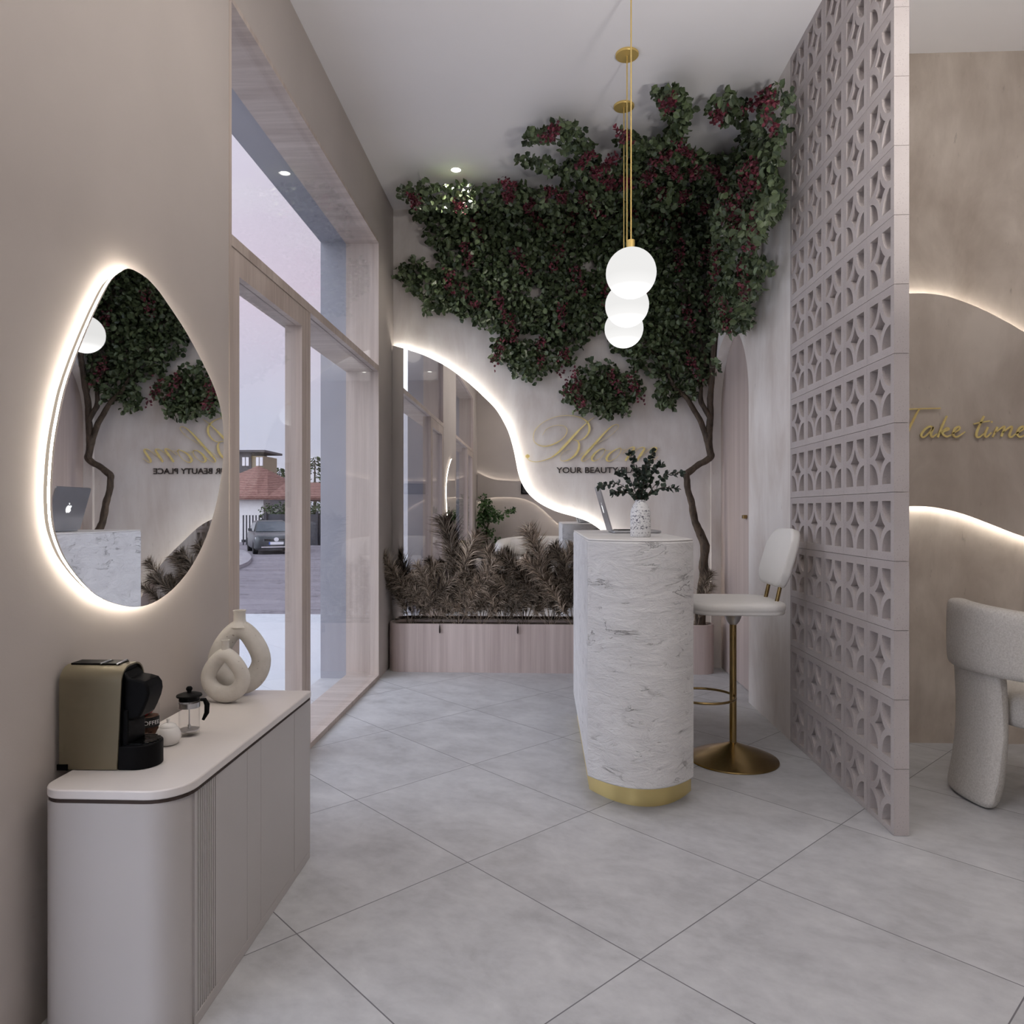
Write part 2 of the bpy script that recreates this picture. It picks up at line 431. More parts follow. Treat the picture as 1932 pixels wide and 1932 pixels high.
def m_rooftile():
    t = NT('red_clay_roof_tile'); v = t.coord((1, 1, 1))
    w = t.n.new('ShaderNodeTexWave'); w.bands_direction = 'Z'; t.link(v, w.inputs['Vector']); w.inputs['Scale'].default_value = 2.6; w.inputs['Distortion'].default_value = 1.5
    n = t.noise(v, 6, 4, .7); f = t.math('ADD', t.math('MULTIPLY', w.outputs['Fac'], .4), t.math('MULTIPLY', n, .6))
    t.color(t.ramp(f, [(.25, (.13, .06, .05)), (.5, (.24, .12, .10)), (.75, (.37, .22, .18))])); t.bump(w.outputs['Fac'], .5, .05)
    return t.set(.85, 0, .2)
M['roof'] = m_rooftile()
M['house_white'] = plain('white_render', (.82, .81, .80), .8)
M['house_dark'] = plain('dark_slate_cladding', (.10, .095, .10), .8)
M['fence'] = plain('charcoal_fence_paint', (.055, .055, .065), .7, 0, .3, .15, 1.5)
M['kerb'] = plain('pale_kerb_stone', (.36, .34, .36), .85, 0, .2, .15, 5)
M['hedge'] = m_leaf('hedge_leaf', (.02, .035, .012), (.10, .15, .05), .7)
M['car_paint'] = plain('graphite_car_paint', (.075, .08, .085), .28, .3, .5, .03)
M['car_glass'] = plain('dark_car_glass', (.05, .065, .08), .06, 0, .8, .0)
M['tyre'] = plain('black_rubber', (.012, .012, .013), .8)
M['lamp_glass'] = plain('clear_headlamp', (.75, .77, .80), .12, .2, .8)
M['plate_white'] = plain('white_plate', (.85, .85, .88), .4)
M['plate_blue'] = plain('blue_plate_band', (.08, .16, .55), .4)
M['pot'] = plain('dark_grey_pot', (.07, .07, .075), .55)
M['coffee'] = plain('ground_coffee', (.09, .045, .03), .9, 0, .2, .5, 80)
M['capsule_red'] = plain('red_capsule_foil', (.45, .04, .05), .35, .5)
M['label_black'] = plain('black_paper_label', (.012, .012, .014), .7)
M['white_ink'] = plain('white_ink', (.85, .85, .85), .6)
M['screen_dark'] = plain('laptop_screen_dark', (.02, .02, .025), .12, 0, .6)
M['aluminium'] = plain('laptop_aluminium', (.42, .42, .44), .35, .75)
M['logo'] = emit('laptop_logo_lit', (1, 1, 1), 1.2)
M['art'] = plain('dark_picture', (.06, .058, .06), .5)

# ------------------------------------------------------------------ world
w = bpy.data.worlds.new('evening_sky'); scene.world = w; w.use_nodes = True
nt = w.node_tree; bg = nt.nodes['Background']
tc = nt.nodes.new('ShaderNodeTexCoord'); sx = nt.nodes.new('ShaderNodeSeparateXYZ'); nt.links.new(tc.outputs['Generated'], sx.inputs[0])
rp = nt.nodes.new('ShaderNodeValToRGB'); nt.links.new(sx.outputs['Z'], rp.inputs[0])
e = rp.color_ramp.elements
for _ in range(3): e.new(.5)
for i, (p, c) in enumerate([(0.0, (.56, .58, .72)), (.12, (.62, .64, .78)), (.28, (.78, .68, .81)), (.46, (.76, .73, .86)), (1.0, (.66, .72, .90))]):
    e[i].position = p; e[i].color = (*c, 1)
no = nt.nodes.new('ShaderNodeTexNoise'); no.inputs['Scale'].default_value = 3.2; no.inputs['Detail'].default_value = 6
mp = nt.nodes.new('ShaderNodeMapping'); mp.inputs['Scale'].default_value = (1, 1, 3.2); nt.links.new(tc.outputs['Generated'], mp.inputs[0]); nt.links.new(mp.outputs[0], no.inputs['Vector'])
cr = nt.nodes.new('ShaderNodeValToRGB'); nt.links.new(no.outputs['Fac'], cr.inputs[0]); cr.color_ramp.elements[0].position = .52; cr.color_ramp.elements[1].position = .78
mx = nt.nodes.new('ShaderNodeMix'); mx.data_type = 'RGBA'; nt.links.new(cr.outputs[0], mx.inputs[0]); nt.links.new(rp.outputs[0], mx.inputs[6]); mx.inputs[7].default_value = (.84, .82, .90, 1)
nt.links.new(mx.outputs[2], bg.inputs[0]); bg.inputs[1].default_value = 1.0
def sun(name, rot_dir, strength, color, angle):
    l = bpy.data.lights.new(name, 'SUN'); l.energy = strength; l.color = color; l.angle = math.radians(angle)
    o = bpy.data.objects.new(name, l); COL.objects.link(o); o.location = (-8, -4, 10)
    o.rotation_euler = Vector(rot_dir).to_track_quat('-Z', 'Y').to_euler(); return o
sun('soft_evening_sun', (1.0, .75, -.72), 3.1, (.80, .88, 1.0), 90)

# ------------------------------------------------------------------ room shell
CZ = 3.584; XL = -1.174; XO = -1.60; YB = 5.70; YR = -1.80; XR = 1.302; XS = 4.6; YS = 3.87
MB().box(XO, XS + .1, YR - .1, YB + .1, -.12, 0).build('floor', M['floor'])['kind'] = 'structure'
MB().box(XO, XS + .1, YR - .1, YB + .1, CZ, CZ + .12).build('ceiling', M['ceiling'])['kind'] = 'structure'
W1 = (2.685, 5.20); W2 = (-1.05, 1.44); WH = 3.15
wl = MB(); wf = MB()
for y0, y1, z0, z1 in ((YR, W2[0], 0, CZ), (W2[1], W1[0], 0, CZ), (W1[1], YB, 0, CZ), (W2[0], W2[1], WH, CZ), (W1[0], W1[1], WH, CZ)):
    wl.box(XL - .236, XL, y0, y1, z0, z1); wf.box(XO, XL - .2365, y0, y1, z0, z1)
wl.build('wall_left', M['paint'])['kind'] = 'structure'
wf.build('wall_facade', M['facade'])['kind'] = 'structure'
MB().box(XO, XR + .08, YB, YB + .1, 0, CZ).build('wall_back', M['plaster'])['kind'] = 'structure'
MB().box(XO, XS, YR - .1, YR, 0, CZ).build('wall_rear', M['paint'])['kind'] = 'structure'
MB().box(XS, XS + .1, YR, YS, 0, CZ).build('wall_end', M['plaster_salon'])['kind'] = 'structure'
# wall with the arched doorway
AY0, AY1, ASP, AR = 4.654, 5.672, 1.925, .509
ac = (AY0 + AY1) / 2
arch = [(AY1, 0), (AY1, ASP)] + [(ac + AR * math.cos(math.radians(a)), ASP + AR * 1.06 * math.sin(math.radians(a))) for a in range(6, 180, 6)] + [(AY0, ASP), (AY0, 0)]
wall_poly = [(3.883, 0), (3.883, CZ), (YB, CZ), (YB, 0)] + arch
link_mesh('wall_right', MB().prism(wall_poly, 'x', XR, XR + .075).mesh('wall_right'), M['plaster'])['kind'] = 'structure'
MB().box(XR + .055, XS, YS, YS + .1, 0, CZ).build('wall_salon', M['plaster_salon'])['kind'] = 'structure'
d1 = structure('door_2', (XR + .075, ac, 0))
leaf = MB().prism([(y, max(z, .004)) for y, z in [(AY0 - .05, 0), (AY0 - .05, ASP)] + [(ac + (AR + .05) * math.cos(math.radians(a)), ASP + (AR + .05) * 1.06 * math.sin(math.radians(a))) for a in range(174, 0, -6)] + [(AY1 + .02, ASP), (AY1 + .02, 0)]], 'x', XR + .076, XR + .115)
leaf.build('door_leaf', M['wood_door'], d1)
MB().box(XR + .048, XR + .076, 4.955, 4.995, 1.155, 1.18).build('door_handle', M['brass'], d1, bevel=.004)
MB().box(XR + .115, XR + .15, AY0 - .06, YB, 0, CZ).build('wall_closet', M['plaster'])['kind'] = 'structure'

# ------------------------------------------------------------------ shopfront windows
def shopfront(idx, y0, y1):
    wn = structure('window_%d' % idx, (XL, (y0 + y1) / 2, 0)); dn = structure('door_%d' % (1 if idx == 1 else 3), (XL, y0 + .5, 0))
    DX = XL - .235; ym0, ym1 = y0 + .833, y0 + .962
    o = .018
    fr = MB()
    fr.box(DX, XL + .002, y0, y0 + .02, 0, WH); fr.box(DX, XL + .002, y1 - .02, y1, 0, WH)
    fr.build('jamb', M['wood'], wn)
    MB().box(DX, XL + .002, y0 + .02, y1 - .02, WH - .022, WH).build('head', M['wood_cross'], wn)
    MB().box(DX, XL + .002, y0 + .02, y1 - .02, 0.0, .03).build('sill', M['wood_cross'], wn)
    MB().box(DX, XL + .002, y0 + .02, y1 - .02, 2.208, 2.25).build('transom', M['wood_cross'], wn)
    MB().box(XL - .085, XL, ym0 + .065, ym1, .03, 2.208).build('mullion', M['wood'], wn)
    MB().box(XL - .034, XL - .028, y0 + .02, y1 - .02, 2.25, WH - .022).build('upper_pane', M['glass'], wn)
    MB().box(XL - .034, XL - .028, ym1, y1 - .02, .03, 2.208).build('lower_pane', M['glass'], wn)
    a, b = y0 + .022, ym0 + .063
    df = MB(); df.box(XL - .085, XL - .001, a, a + .075, .032, 2.206); df.box(XL - .085, XL - .001, b - .062, b, .032, 2.206)
    df.build('stile', M['wood'], dn)
    MB().box(XL - .085, XL - .001, a + .075, b - .062, 2.113, 2.206).build('top_rail', M['wood_cross'], dn)
    MB().box(XL - .085, XL - .001, a + .075, b - .062, .032, .12).build('bottom_rail', M['wood_cross'], dn)
    MB().box(XL - .034, XL - .028, a + .075, b - .062, .12, 2.113).build('door_pane', M['glass'], dn)
shopfront(1, *W1); shopfront(2, *W2)

# ------------------------------------------------------------------ breeze block screen
scr = thing('breeze_block_screen', (XR + .0275, 3.318, 0), 'tall pink-grey concrete screen of pierced breeze blocks with star openings', 'screen')
bw, bh, T = .2260, .2567, .055
def block_mesh(z_cut=0.0):
    hw, hh = bw / 2 - .0006, bh / 2 - .0009; iw, ih = hw - .0265, hh - .031
    loops = [[(-hw, -hh + z_cut), (hw, -hh + z_cut), (hw, hh), (-hw, hh)]]
    a1, b1, a2, b2 = .0695, .083, .092, .110
    for sx in (-1, 1):
        for sy in (-1, 1):
            lp = [(sx * iw, sy * ih)]
            for k in range(11):
                t = PI / 2 * k / 10; lp.append((sx * (iw - a1 * math.cos(t)), sy * (ih - b1 * math.sin(t))))
            loops.append(lp)
    star = []
    tx = iw - a2 * math.sqrt(1 - (ih / b2) ** 2); ty = ih - b2 * math.sqrt(1 - (iw / a2) ** 2)
    for q, (sx, sy) in enumerate(((1, 1), (-1, 1), (-1, -1), (1, -1))):
        arc = []
        t0 = math.acos((iw - tx) / a2); t1 = math.acos(min(1, iw / a2))
        for k in range(9):
            t = t0 + (t1 - t0) * k / 8
            arc.append((sx * (iw - a2 * math.cos(t)), sy * (ih - b2 * math.sin(t))))
        if q % 2: arc.reverse()
        star += arc[:-1]
    loops.append(star)
    # u = local x -> world -Y (seen from the room), v -> Z, depth -> X
    return loops_mesh(loops, T, lambda p: Vector((p.z, -p.x, p.y)))
bm0 = block_mesh(); bm1 = block_mesh(.0098)
bm0.materials.append(M['block']); bm1.materials.append(M['block'])
ORGZ = -.0095
for r_ in range(14):
    for c_ in range(5):
        o = bpy.data.objects.new('block', bm1 if r_ == 0 else bm0); COL.objects.link(o); o.parent = scr
        o.location = (0, (2.753 + bw * (c_ + .5)) - 3.318, ORGZ + bh * (r_ + .5) - (.0 if r_ < 13 else .0003))

# ------------------------------------------------------------------ LED wave mirror on the back wall
wave = [(-1.172, 2.503), (-1.071, 2.474), (-.937, 2.429), (-.835, 2.382), (-.734, 2.326), (-.633, 2.252), (-.544, 2.179), (-.455, 2.095), (-.376, 2.017), (-.322, 1.94), (-.265, 1.828), (-.227, 1.705), (-.204, 1.594), (-.187, 1.506), (-.159, 1.427), (-.115, 1.354), (-.054, 1.293), (.024, 1.243), (.123, 1.2), (.245, 1.165), (.345, 1.13), (.44, 1.07), (.54, .977), (.70, .82), (.82, .65), (.90, .50), (.95, .38), (.97, .30)]
wv = [(p.x, p.y) for p in spline(wave, 4)]
wm = thing('wave_mirror', (-.2, YB - .03, .30), 'large wave-edged backlit mirror on the plaster wall behind the pampas planter', 'mirror')
MB().prism([(-1.172, .30)] + wv, 'y', YB - .052, YB - .046).build('glass', M['mirror'], wm)
MB().prism([(-1.172, .30)] + [(x - .03, z - .045) for x, z in wv], 'y', YB - .046, YB).build('backing', M['white_lacquer'], wm)
MB().tube([(x - .004, YB - .032, z - .008) for x, z in wv[1:]], .0030, 6).build('led_strip', M['led_wave'], wm)

# ------------------------------------------------------------------ teardrop mirror on the left wall
td = [(1.979, 1.876), (2.052, 1.878), (2.110, 1.866), (2.167, 1.843), (2.294, 1.780), (2.408, 1.705), (2.5, 1.63), (2.555, 1.55), (2.573, 1.45), (2.557, 1.346), (2.516, 1.235), (2.436, 1.115), (2.335, 1.025), (2.229, .968), (2.119, .936), (2.02, .931), (1.929, .948), (1.837, .981), (1.77, 1.025), (1.715, 1.075), (1.685, 1.116), (1.663, 1.166), (1.656, 1.224), (1.658, 1.286), (1.667, 1.36), (1.685, 1.434), (1.707, 1.502), (1.746, 1.585), (1.795, 1.673), (1.846, 1.755), (1.892, 1.818), (1.939, 1.856)]
tdo = [(p.x, p.y) for p in spline(td, 4, True)]
cy_, cz_ = 2.1, 1.4
def inset(lp, d): return [(y + (cy_ - y) * d / math.hypot(cy_ - y, cz_ - z), z + (cz_ - z) * d / math.hypot(cy_ - y, cz_ - z)) for y, z in lp]
tm = thing('teardrop_mirror', (XL, cy_, cz_), 'teardrop-shaped mirror with glowing backlit rim on the beige side wall', 'mirror')
MB().prism(tdo, 'x', XL + .026, XL + .030).build('glass', M['mirror'], tm)
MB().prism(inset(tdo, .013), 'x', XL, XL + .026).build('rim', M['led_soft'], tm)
MB().tube([(XL + .017, y, z) for y, z in inset(tdo, .006)], .0024, 6, closed=True).build('led_strip', M['led_rim'], tm)

# ------------------------------------------------------------------ credenza and what stands on it
cab = thing('credenza', (-.965, 2.05, 0), 'low pale lacquered credenza with rounded corners under the teardrop mirror', 'cabinet')
X0, X1, Y0, Y1 = -1.13, -.80, 1.58, 2.5
MB().prism(rrect(X0, X1, Y0, Y1, [.012, .012, .055, .085]), 'z', .559, .58).build('top', M['lacquer_top'], cab, smooth=40, bevel=.003)
MB().prism(rrect(X0 + .003, X1 - .003, Y0 + .003, Y1 - .003, [.01, .01, .052, .082]), 'z', .5505, .559).build('shadow_line', M['gap'], cab)  # dark brown strip paints in the shade of the gap under the top
body = rrect(X0 + .001, X1 - .0115, Y0 + .002, Y1 - .002, [.004, .008, .052, .075])
MB().prism(body, 'z', 0, .5505).build('carcass', M['white_lacquer'], cab, smooth=40)
xf = X1 - .0115
MB().box(xf, xf + .0065, 1.66, Y1 - .003, .0, .029).build('plinth', M['white_lacquer'], cab, bevel=.002)
fl = MB()
fl.box(xf, xf + .0055, 1.659, 1.668, .030, .549)
for k in range(19):
    y = 1.668 + k * .005
    fl.box(xf, xf + (.0055 if k % 2 == 0 else .0035), y, y + .005, .030, .549)
fl.build('fluted_door', M['white_lacquer'], cab)
for a, b in ((1.7665, 1.9570), (1.9582, 2.0535), (2.0550, 2.3350)):
    MB().box(xf, xf + .0065, a, b, .030, .549).build('door', M['white_lacquer'], cab, bevel=.0008)
MB().box(xf, xf + .0065, 2.3375, Y1 - .003, .030, .549).build('end_panel', M['white_lacquer'], cab, bevel=.0008)
ZT = .58
# coffee machine: the metal sides are one folded sheet, open to the room
cm = thing('coffee_machine', (-1.06, 1.755, ZT), 'champagne and black capsule coffee machine at the near end of the credenza', 'coffee machine')
ym, yM, zm = 1.703, 1.806, ZT + .248
def arch_x(y0, y1, z1, r, n=10):
    out = [(y0, ZT + .002)]
    for k in range(n + 1):
        a = PI - PI / 2 * k / n; out.append((y0 + r + r * math.cos(a), z1 - r + r * math.sin(a)))
    for k in range(n + 1):
        a = PI / 2 - PI / 2 * k / n; out.append((y1 - r + r * math.cos(a), z1 - r + r * math.sin(a)))
    out.append((y1, ZT + .002)); return out
shell = MB()
xa, xb = -1.160, -1.018
out = arch_x(ym, yM, zm, .040); inn = arch_x(ym + .004, yM - .004, zm - .004, .036)
for (x_, ) in (): pass
n = len(out); vs = [(xa, *p) for p in out] + [(xb + (.010 if p[1] > zm - .045 else 0), *p) for p in out] + [(xa, *p) for p in inn] + [(xb + (.010 if p[1] > zm - .045 else 0), *p) for p in inn]
fs = []
for i in range(n - 1): fs += [(i, i + 1, n + i + 1, n + i), (2 * n + i, 3 * n + i, 3 * n + i + 1, 2 * n + i + 1), (n + i, n + i + 1, 3 * n + i + 1, 3 * n + i), (i, 2 * n + i, 2 * n + i + 1, i + 1)]
shell.add(vs, fs); shell.build('shell', M['champagne'], cm, smooth=40)
core = MB().prism([(y, z) for y, z in arch_x(ym + .0045, yM - .0045, zm - .0045, .036)], 'x', xa + .003, xb + .006)
core.box(-1.150, -1.03, ym + .03, yM - .03, zm - .004, zm + .003)
core.build('core', M['black'], cm, smooth=40)
hd = MB().prism([(xb + .004, zm - .012), (xb + .020, zm - .030), (-.978, zm - .033), (-.960, zm - .038), (-.951, zm - .050), (-.949, zm - .066), (-.953, zm - .084), (-.963, zm - .108), (-.972, zm - .126), (-.990, zm - .132), (xb + .004, zm - .134)], 'y', ym + .016, yM - .016)
hd.build('brew_head', M['black'], cm, smooth=35, bevel=.006, seg=3)
MB().box(xb - .002, -.998, ym + .012, yM - .012, ZT + .04, zm - .105).build('front_column', M['black'], cm, bevel=.004)
tr = MB(); ctr = ((ym + yM) / 2)
tray = [(xb, ym + .003), (-.985, ym + .003)] + [(-.985 + .048 * math.sin(a), ctr - .0485 * math.cos(a)) for a in [PI * k / 16 for k in range(1, 16)]] + [(-.985, yM - .003), (xb, yM - .003)]
tr.prism(tray, 'z', ZT, ZT + .058); tr.build('drip_tray', M['black'], cm, smooth=40, bevel=.003)
gr = MB()
for k in range(9):
    yy = ym + .014 + k * .0095; hx = math.sqrt(max(0, .042 ** 2 - (yy - ctr) ** 2)); gr.box(-1.0, -.985 + hx, yy, yy + .004, ZT + .058, ZT + .061)
gr.build('grille', M['black_gloss'], cm)
for q in (((-1.075, ym + .028, zm + .002), (-1.068, ym + .05, zm + .006), (-1.075, yM - .03, zm + .002)), ((-1.035, ym + .028, zm + .001), (-1.022, ym + .05, zm + .009), (-1.033, yM - .03, zm + .002))):
    MB().tube(q, .0022, 6).build('lever', M['chrome'], cm, smooth=60)
MB().box(xa - .004, xa + .022, ym - .0025, ym + .02, ZT, ZT + .014).build('rear_foot', M['black'], cm)
# coffee jar
J = Vector((-1.078, 1.955, ZT))
jar = thing('coffee_jar', J, 'tall glass coffee jar with black label behind the coffee machine', 'jar')
MB().lathe([(.024, 0), (.027, .004), (.027, .092), (.022, .102), (.022, .112), (.0205, .112), (.0205, .102), (.025, .091), (.025, .006), (.001, .005)], 28, J).build('glass_body', M['glassware'], jar, smooth=40)
MB().lathe([(.0245, .006), (.0245, .062), (.001, .064)], 24, J).build('coffee_grounds', M['coffee'], jar, smooth=40)
cap = MB()
for k in range(10): cap.sphere(J + Vector((U(-.015, .015), U(-.015, .015), U(.070, .085))), .0075, 8)
cap.build('capsules', M['capsule_red'], jar, smooth=60)
lab = MB(); A0, A1 = math.radians(-150), math.radians(10); n = 18
def cyl(a, z, r): return J + Vector((r * math.cos(a), r * math.sin(a), z))
lab.add([cyl(A0 + (A1 - A0) * k / n, z, .0275) for k in range(n + 1) for z in (.035, .062)], [(2 * k, 2 * k + 2, 2 * k + 3, 2 * k + 1) for k in range(n)])
lb = lab.build('label', M['label_black'], jar, smooth=60)
tw = loops_mesh(None, .0004, lambda p: cyl(math.radians(-112) + p.x / .0275, .042 + p.y, .0281 + p.z), 'COFFEE', .0155)
t_ = link_mesh('lettering', tw, M['white_ink'], None); t_.parent = lb; tw.transform(Matrix.Translation(-J)); ORG[t_.name] = J
# sugar bowl
S = Vector((-.998, 1.905, ZT))
sb = thing('sugar_bowl', S, 'small white porcelain sugar bowl between coffee machine and cafetiere', 'bowl')
MB().lathe([(.018, 0), (.026, .004), (.0325, .018), (.032, .028), (.026, .042), (.0215, .047)], 32, S).build('bowl', M['white_ceramic'], sb, smooth=50)
MB().lathe([(.0215, .0475), (.020, .051), (.012, .056), (.004, .058), (.003, .062), (.0045, .066), (.0028, .069), (.0005, .0695)], 28, S).build('lid', M['white_ceramic'], sb, smooth=50)
# cafetiere
P = Vector((-.980, 1.985, ZT))
fp = thing('cafetiere', P, 'small glass cafetiere with black lid and handle in front of ring vases', 'cafetiere')
MB().lathe([(.026, 0), (.0275, .004), (.0275, .108), (.0262, .108), (.0262, .006), (.001, .005)], 32, P).build('glass_beaker', M['glassware'], fp, smooth=40)
MB().lathe([(.0282, .078), (.0282, .092), (.0277, .092), (.0277, .078), (.0282, .078)], 32, P, False).build('steel_band', M['chrome'], fp, smooth=40)
MB().lathe([(.033, .108), (.034, .110), (.033, .113), (.022, .117), (.006, .119), (.0055, .122), (.0085, .127), (.0085, .131), (.005, .1355), (.0005, .136)], 32, P).build('lid', M['black'], fp, smooth=40)
MB().lathe([(.0268, .097), (.0268, .108), (.02, .108)], 28, P).build('collar', M['black'], fp, smooth=40)
pl = MB().tube([P + Vector((0, 0, .018)), P + Vector((0, 0, .108))], .0018, 8); pl.lathe([(.0255, .014), (.0255, .018), (.004, .019), (.004, .03), (.001, .03)], 28, P)
pl.build('plunger', M['chrome'], fp, smooth=40)
hdir = Vector((.78, .62, 0)).normalized()
MB().tube([P + hdir * .029 + Vector((0, 0, .094)), P + hdir * .04 + Vector((0, 0, .093)), P + hdir * .047 + Vector((0, 0, .078)), P + hdir * .046 + Vector((0, 0, .055)), P + hdir * .036 + Vector((0, 0, .036))], [.004, .006, .0075, .007, .004], 8).build('handle', M['black'], fp, smooth=60)
# ring vases
def ring_vase(x, y, z0, rx, rz_low, rz_up, tub, neck_h, neck_r, rot, label):
    c = Vector((x, y, z0)); t = thing('ring_vase', c, label, 'vase', None)
    n, m = 40, 16; H = rz_low + rz_up; m_ = MB(); vs = []
    rot_m = Matrix.Rotation(rot, 3, 'Z')
    for i in range(n):
        a = 2 * PI * i / n; s, co = math.sin(a), math.cos(a)
        point = max(0, co) ** 4
        th = tub * (1 + .14 * max(0, -co))
        R0x = rx - th; R0z = (rz_low if co < 0 else rz_up) - th
        px_ = R0x * s * (1 - .26 * max(0, co) ** 1.5); pz_ = R0z * co + .10 * rx * point
        for k in range(m):
            b = 2 * PI * k / m
            q = Vector((px_ + th * math.cos(b) * s, th * .92 * math.sin(b), pz_ + th * math.cos(b) * co))
            vs.append(c + rot_m @ q + Vector((0, 0, rz_low + .001)))
    fs = [(i * m + k, i * m + (k + 1) % m, ((i + 1) % n) * m + (k + 1) % m, ((i + 1) % n) * m + k) for i in range(n) for k in range(m)]
    m_.add(vs, fs); m_.build('body', M['ceramic'], t, smooth=180)
    top = c + Vector((0, 0, rz_low + rz_up + .10 * rx))
    MB().lathe([(neck_r * 1.7, -.022), (neck_r * 1.15, -.008), (neck_r, 0), (neck_r * .97, neck_h * .7), (neck_r * 1.1, neck_h), (neck_r * .8, neck_h), (neck_r * .7, neck_h * .4), (.001, neck_h * .3)], 24, top).build('neck', M['ceramic'], t, smooth=60)
    return t
ring_vase(-1.028, 2.325, ZT, .084, .080, .090, .0240, .026, .0125, math.radians(-6), 'smaller cream ring-shaped clay vase standing in front of the taller one')
ring_vase(-1.025, 2.428, ZT, .104, .115, .128, .032, .034, .020, math.radians(8), 'taller cream ring-shaped clay vase at far end of the credenza')

# ------------------------------------------------------------------ reception counter
ct = thing('reception_counter', (.405, 3.73, 0), 'tall white rough stone reception counter on a gold base', 'counter')
def bulge(x0, x1, y0, y1, b0, b1, n=14):
    out = []
    cx = (x0 + x1) / 2; hw = (x1 - x0) / 2
    for k in range(n + 1):
        t = -1 + 2 * k / n; out.append((cx + hw * t, y0 - b0 * (1 - abs(t) ** 2.1)))
    for k in range(n + 1):
        t = 1 - 2 * k / n; out.append((cx + hw * t, y1 + b1 * (1 - abs(t) ** 2.1)))
    return out
MB().prism(bulge(.188, .622, 3.025, 4.40, .14, .09), 'z', .106, 1.082).build('body', M['stone'], ct, smooth=35, bevel=.006)
MB().prism(bulge(.189, .621, 3.026, 4.399, .139, .089), 'z', 1.082, 1.09).build('worktop', M['stone_top'], ct, smooth=35, bevel=.004)
MB().prism(bulge(.204, .640, 3.165, 4.28, .18, .12), 'z', 0, .106).build('plinth', M['gold_plinth'], ct, smooth=35)
CT = 1.09
# speckled vase and sprigs
V = Vector((.432, 3.225, CT))
vs_ = thing('speckled_vase', V, 'white vase with dark speckles on the counter front', 'vase')
MB().lathe([(.040, 0), (.0445, .004), (.0445, .100), (.042, .118), (.034, .138), (.026, .150), (.022, .157), (.024, .163), (.0205, .163), (.018, .155), (.001, .150)], 40, V).build('body', M['speckle'], vs_, smooth=50)
def leafquad(mb, p, d, nrm, ln, wd, fold=.12):
    d = d.normalized(); s = d.cross(nrm)
    if s.length < 1e-4: s = d.orthogonal()
    s.normalize(); u = s.cross(d)
    q = lambda a, b, c: p + s * (a * wd) + d * (b * ln) + u * (c * ln)
    mb.add([q(0, 0, 0), q(.42, .3, fold), q(.40, .7, fold * .8), q(0, 1, -.05), q(-.40, .7, fold * .8), q(-.42, .3, fold)], [(0, 1, 2, 3), (0, 3, 4, 5)])
def rnd_dir():
    while True:
        v = Vector((U(-1, 1), U(-1, 1), U(-1, 1)))
        if .1 < v.length < 1: return v.normalized()
sg = thing('leafy_sprigs', V + Vector((0, 0, .156)), 'dark round-leaved sprigs arranged in the speckled vase', 'sprigs')
mouth = V + Vector((0, 0, .10))
ends = [(.185, .04, .225, .03), (.150, -.03, .135, .02), (-.170, .02, .150, .03), (-.120, -.06, .115, .01), (.058, .03, .335, 0), (-.040, .02, .325, .01), (.02, -.05, .27, 0), (.10, .06, .27, .02), (-.09, .05, .23, .02), (.03, .07, .22, 0), (-.02, -.02, .24, 0)]
for ex, ey, ez, dr in ends:
    e_ = V + Vector((ex, ey, CT * 0 + .10 + ez * .82)); a_ = mouth + Vector((U(-.008, .008), U(-.008, .008), 0))
    md = a_ * .45 + e_ * .55 + Vector((0, 0, .035 + dr))
    pts = spline([a_, mouth + Vector((ex * .12, ey * .12, .07)), md, e_], 5)
    st = MB().tube(pts, lerp_list([.0024, .0012], len(pts)), 5)
    so = st.build('stem', M['bark'], sg, smooth=60)
    lf = MB()
    for i in range(5, len(pts)):
        tng = (pts[i] - pts[i - 1]).normalized()
        for k in range(3 if i > 7 else 2):
            side = rnd_dir(); side = (side - tng * side.dot(tng)).normalized()
            d = (side * U(.7, 1.1) + tng * U(.3, .8)).normalized()
            leafquad(lf, pts[i] + tng * U(-.006, .006), d, rnd_dir(), U(.020, .029), U(.020, .027))
    leafquad(lf, pts[-1], tng, rnd_dir(), .024, .02)
    lf.build('leaf_spray', M['leaf_eucalyptus'], sg)
# laptop
lp = thing('laptop', (.36, 3.90, CT), 'open silver laptop on the counter with its lid towards the window', 'laptop')
MB().prism(rrect(.365, .612, 3.765, 4.065, .012, 4), 'z', CT + .002, CT + .014).build('base', M['aluminium'], lp, smooth=35, bevel=.003)
MB().box(.395, .50, 3.79, 4.04, CT + .0142, CT + .0155).build('keyboard', M['black'], lp)
hz = CT + .012
def lid_pt(a, y, d):   # a along the lid from hinge, d through thickness
    ang = math.radians(106); return Vector((.362 + a * math.cos(ang) + d * math.sin(ang), y, hz + a * math.sin(ang) - d * math.cos(ang)))
lm = MB(); lo = rrect(.0, .245, 3.765, 4.065, .012, 4)
n = len(lo); lm.add([lid_pt(a, y, -.005) for a, y in lo] + [lid_pt(a, y, .002) for a, y in lo], [tuple(range(n)), tuple(range(2 * n - 1, n - 1, -1))] + [(i, i + n, (i + 1) % n + n, (i + 1) % n) for i in range(n)])
ld = lm.build('lid', M['aluminium'], lp, smooth=35)
scn = MB().add([lid_pt(a, y, .0028) for a, y in ((.012, 3.775), (.235, 3.775), (.235, 4.055), (.012, 4.055))], [(0, 1, 2, 3)]).build('display', M['screen_dark'], ld)
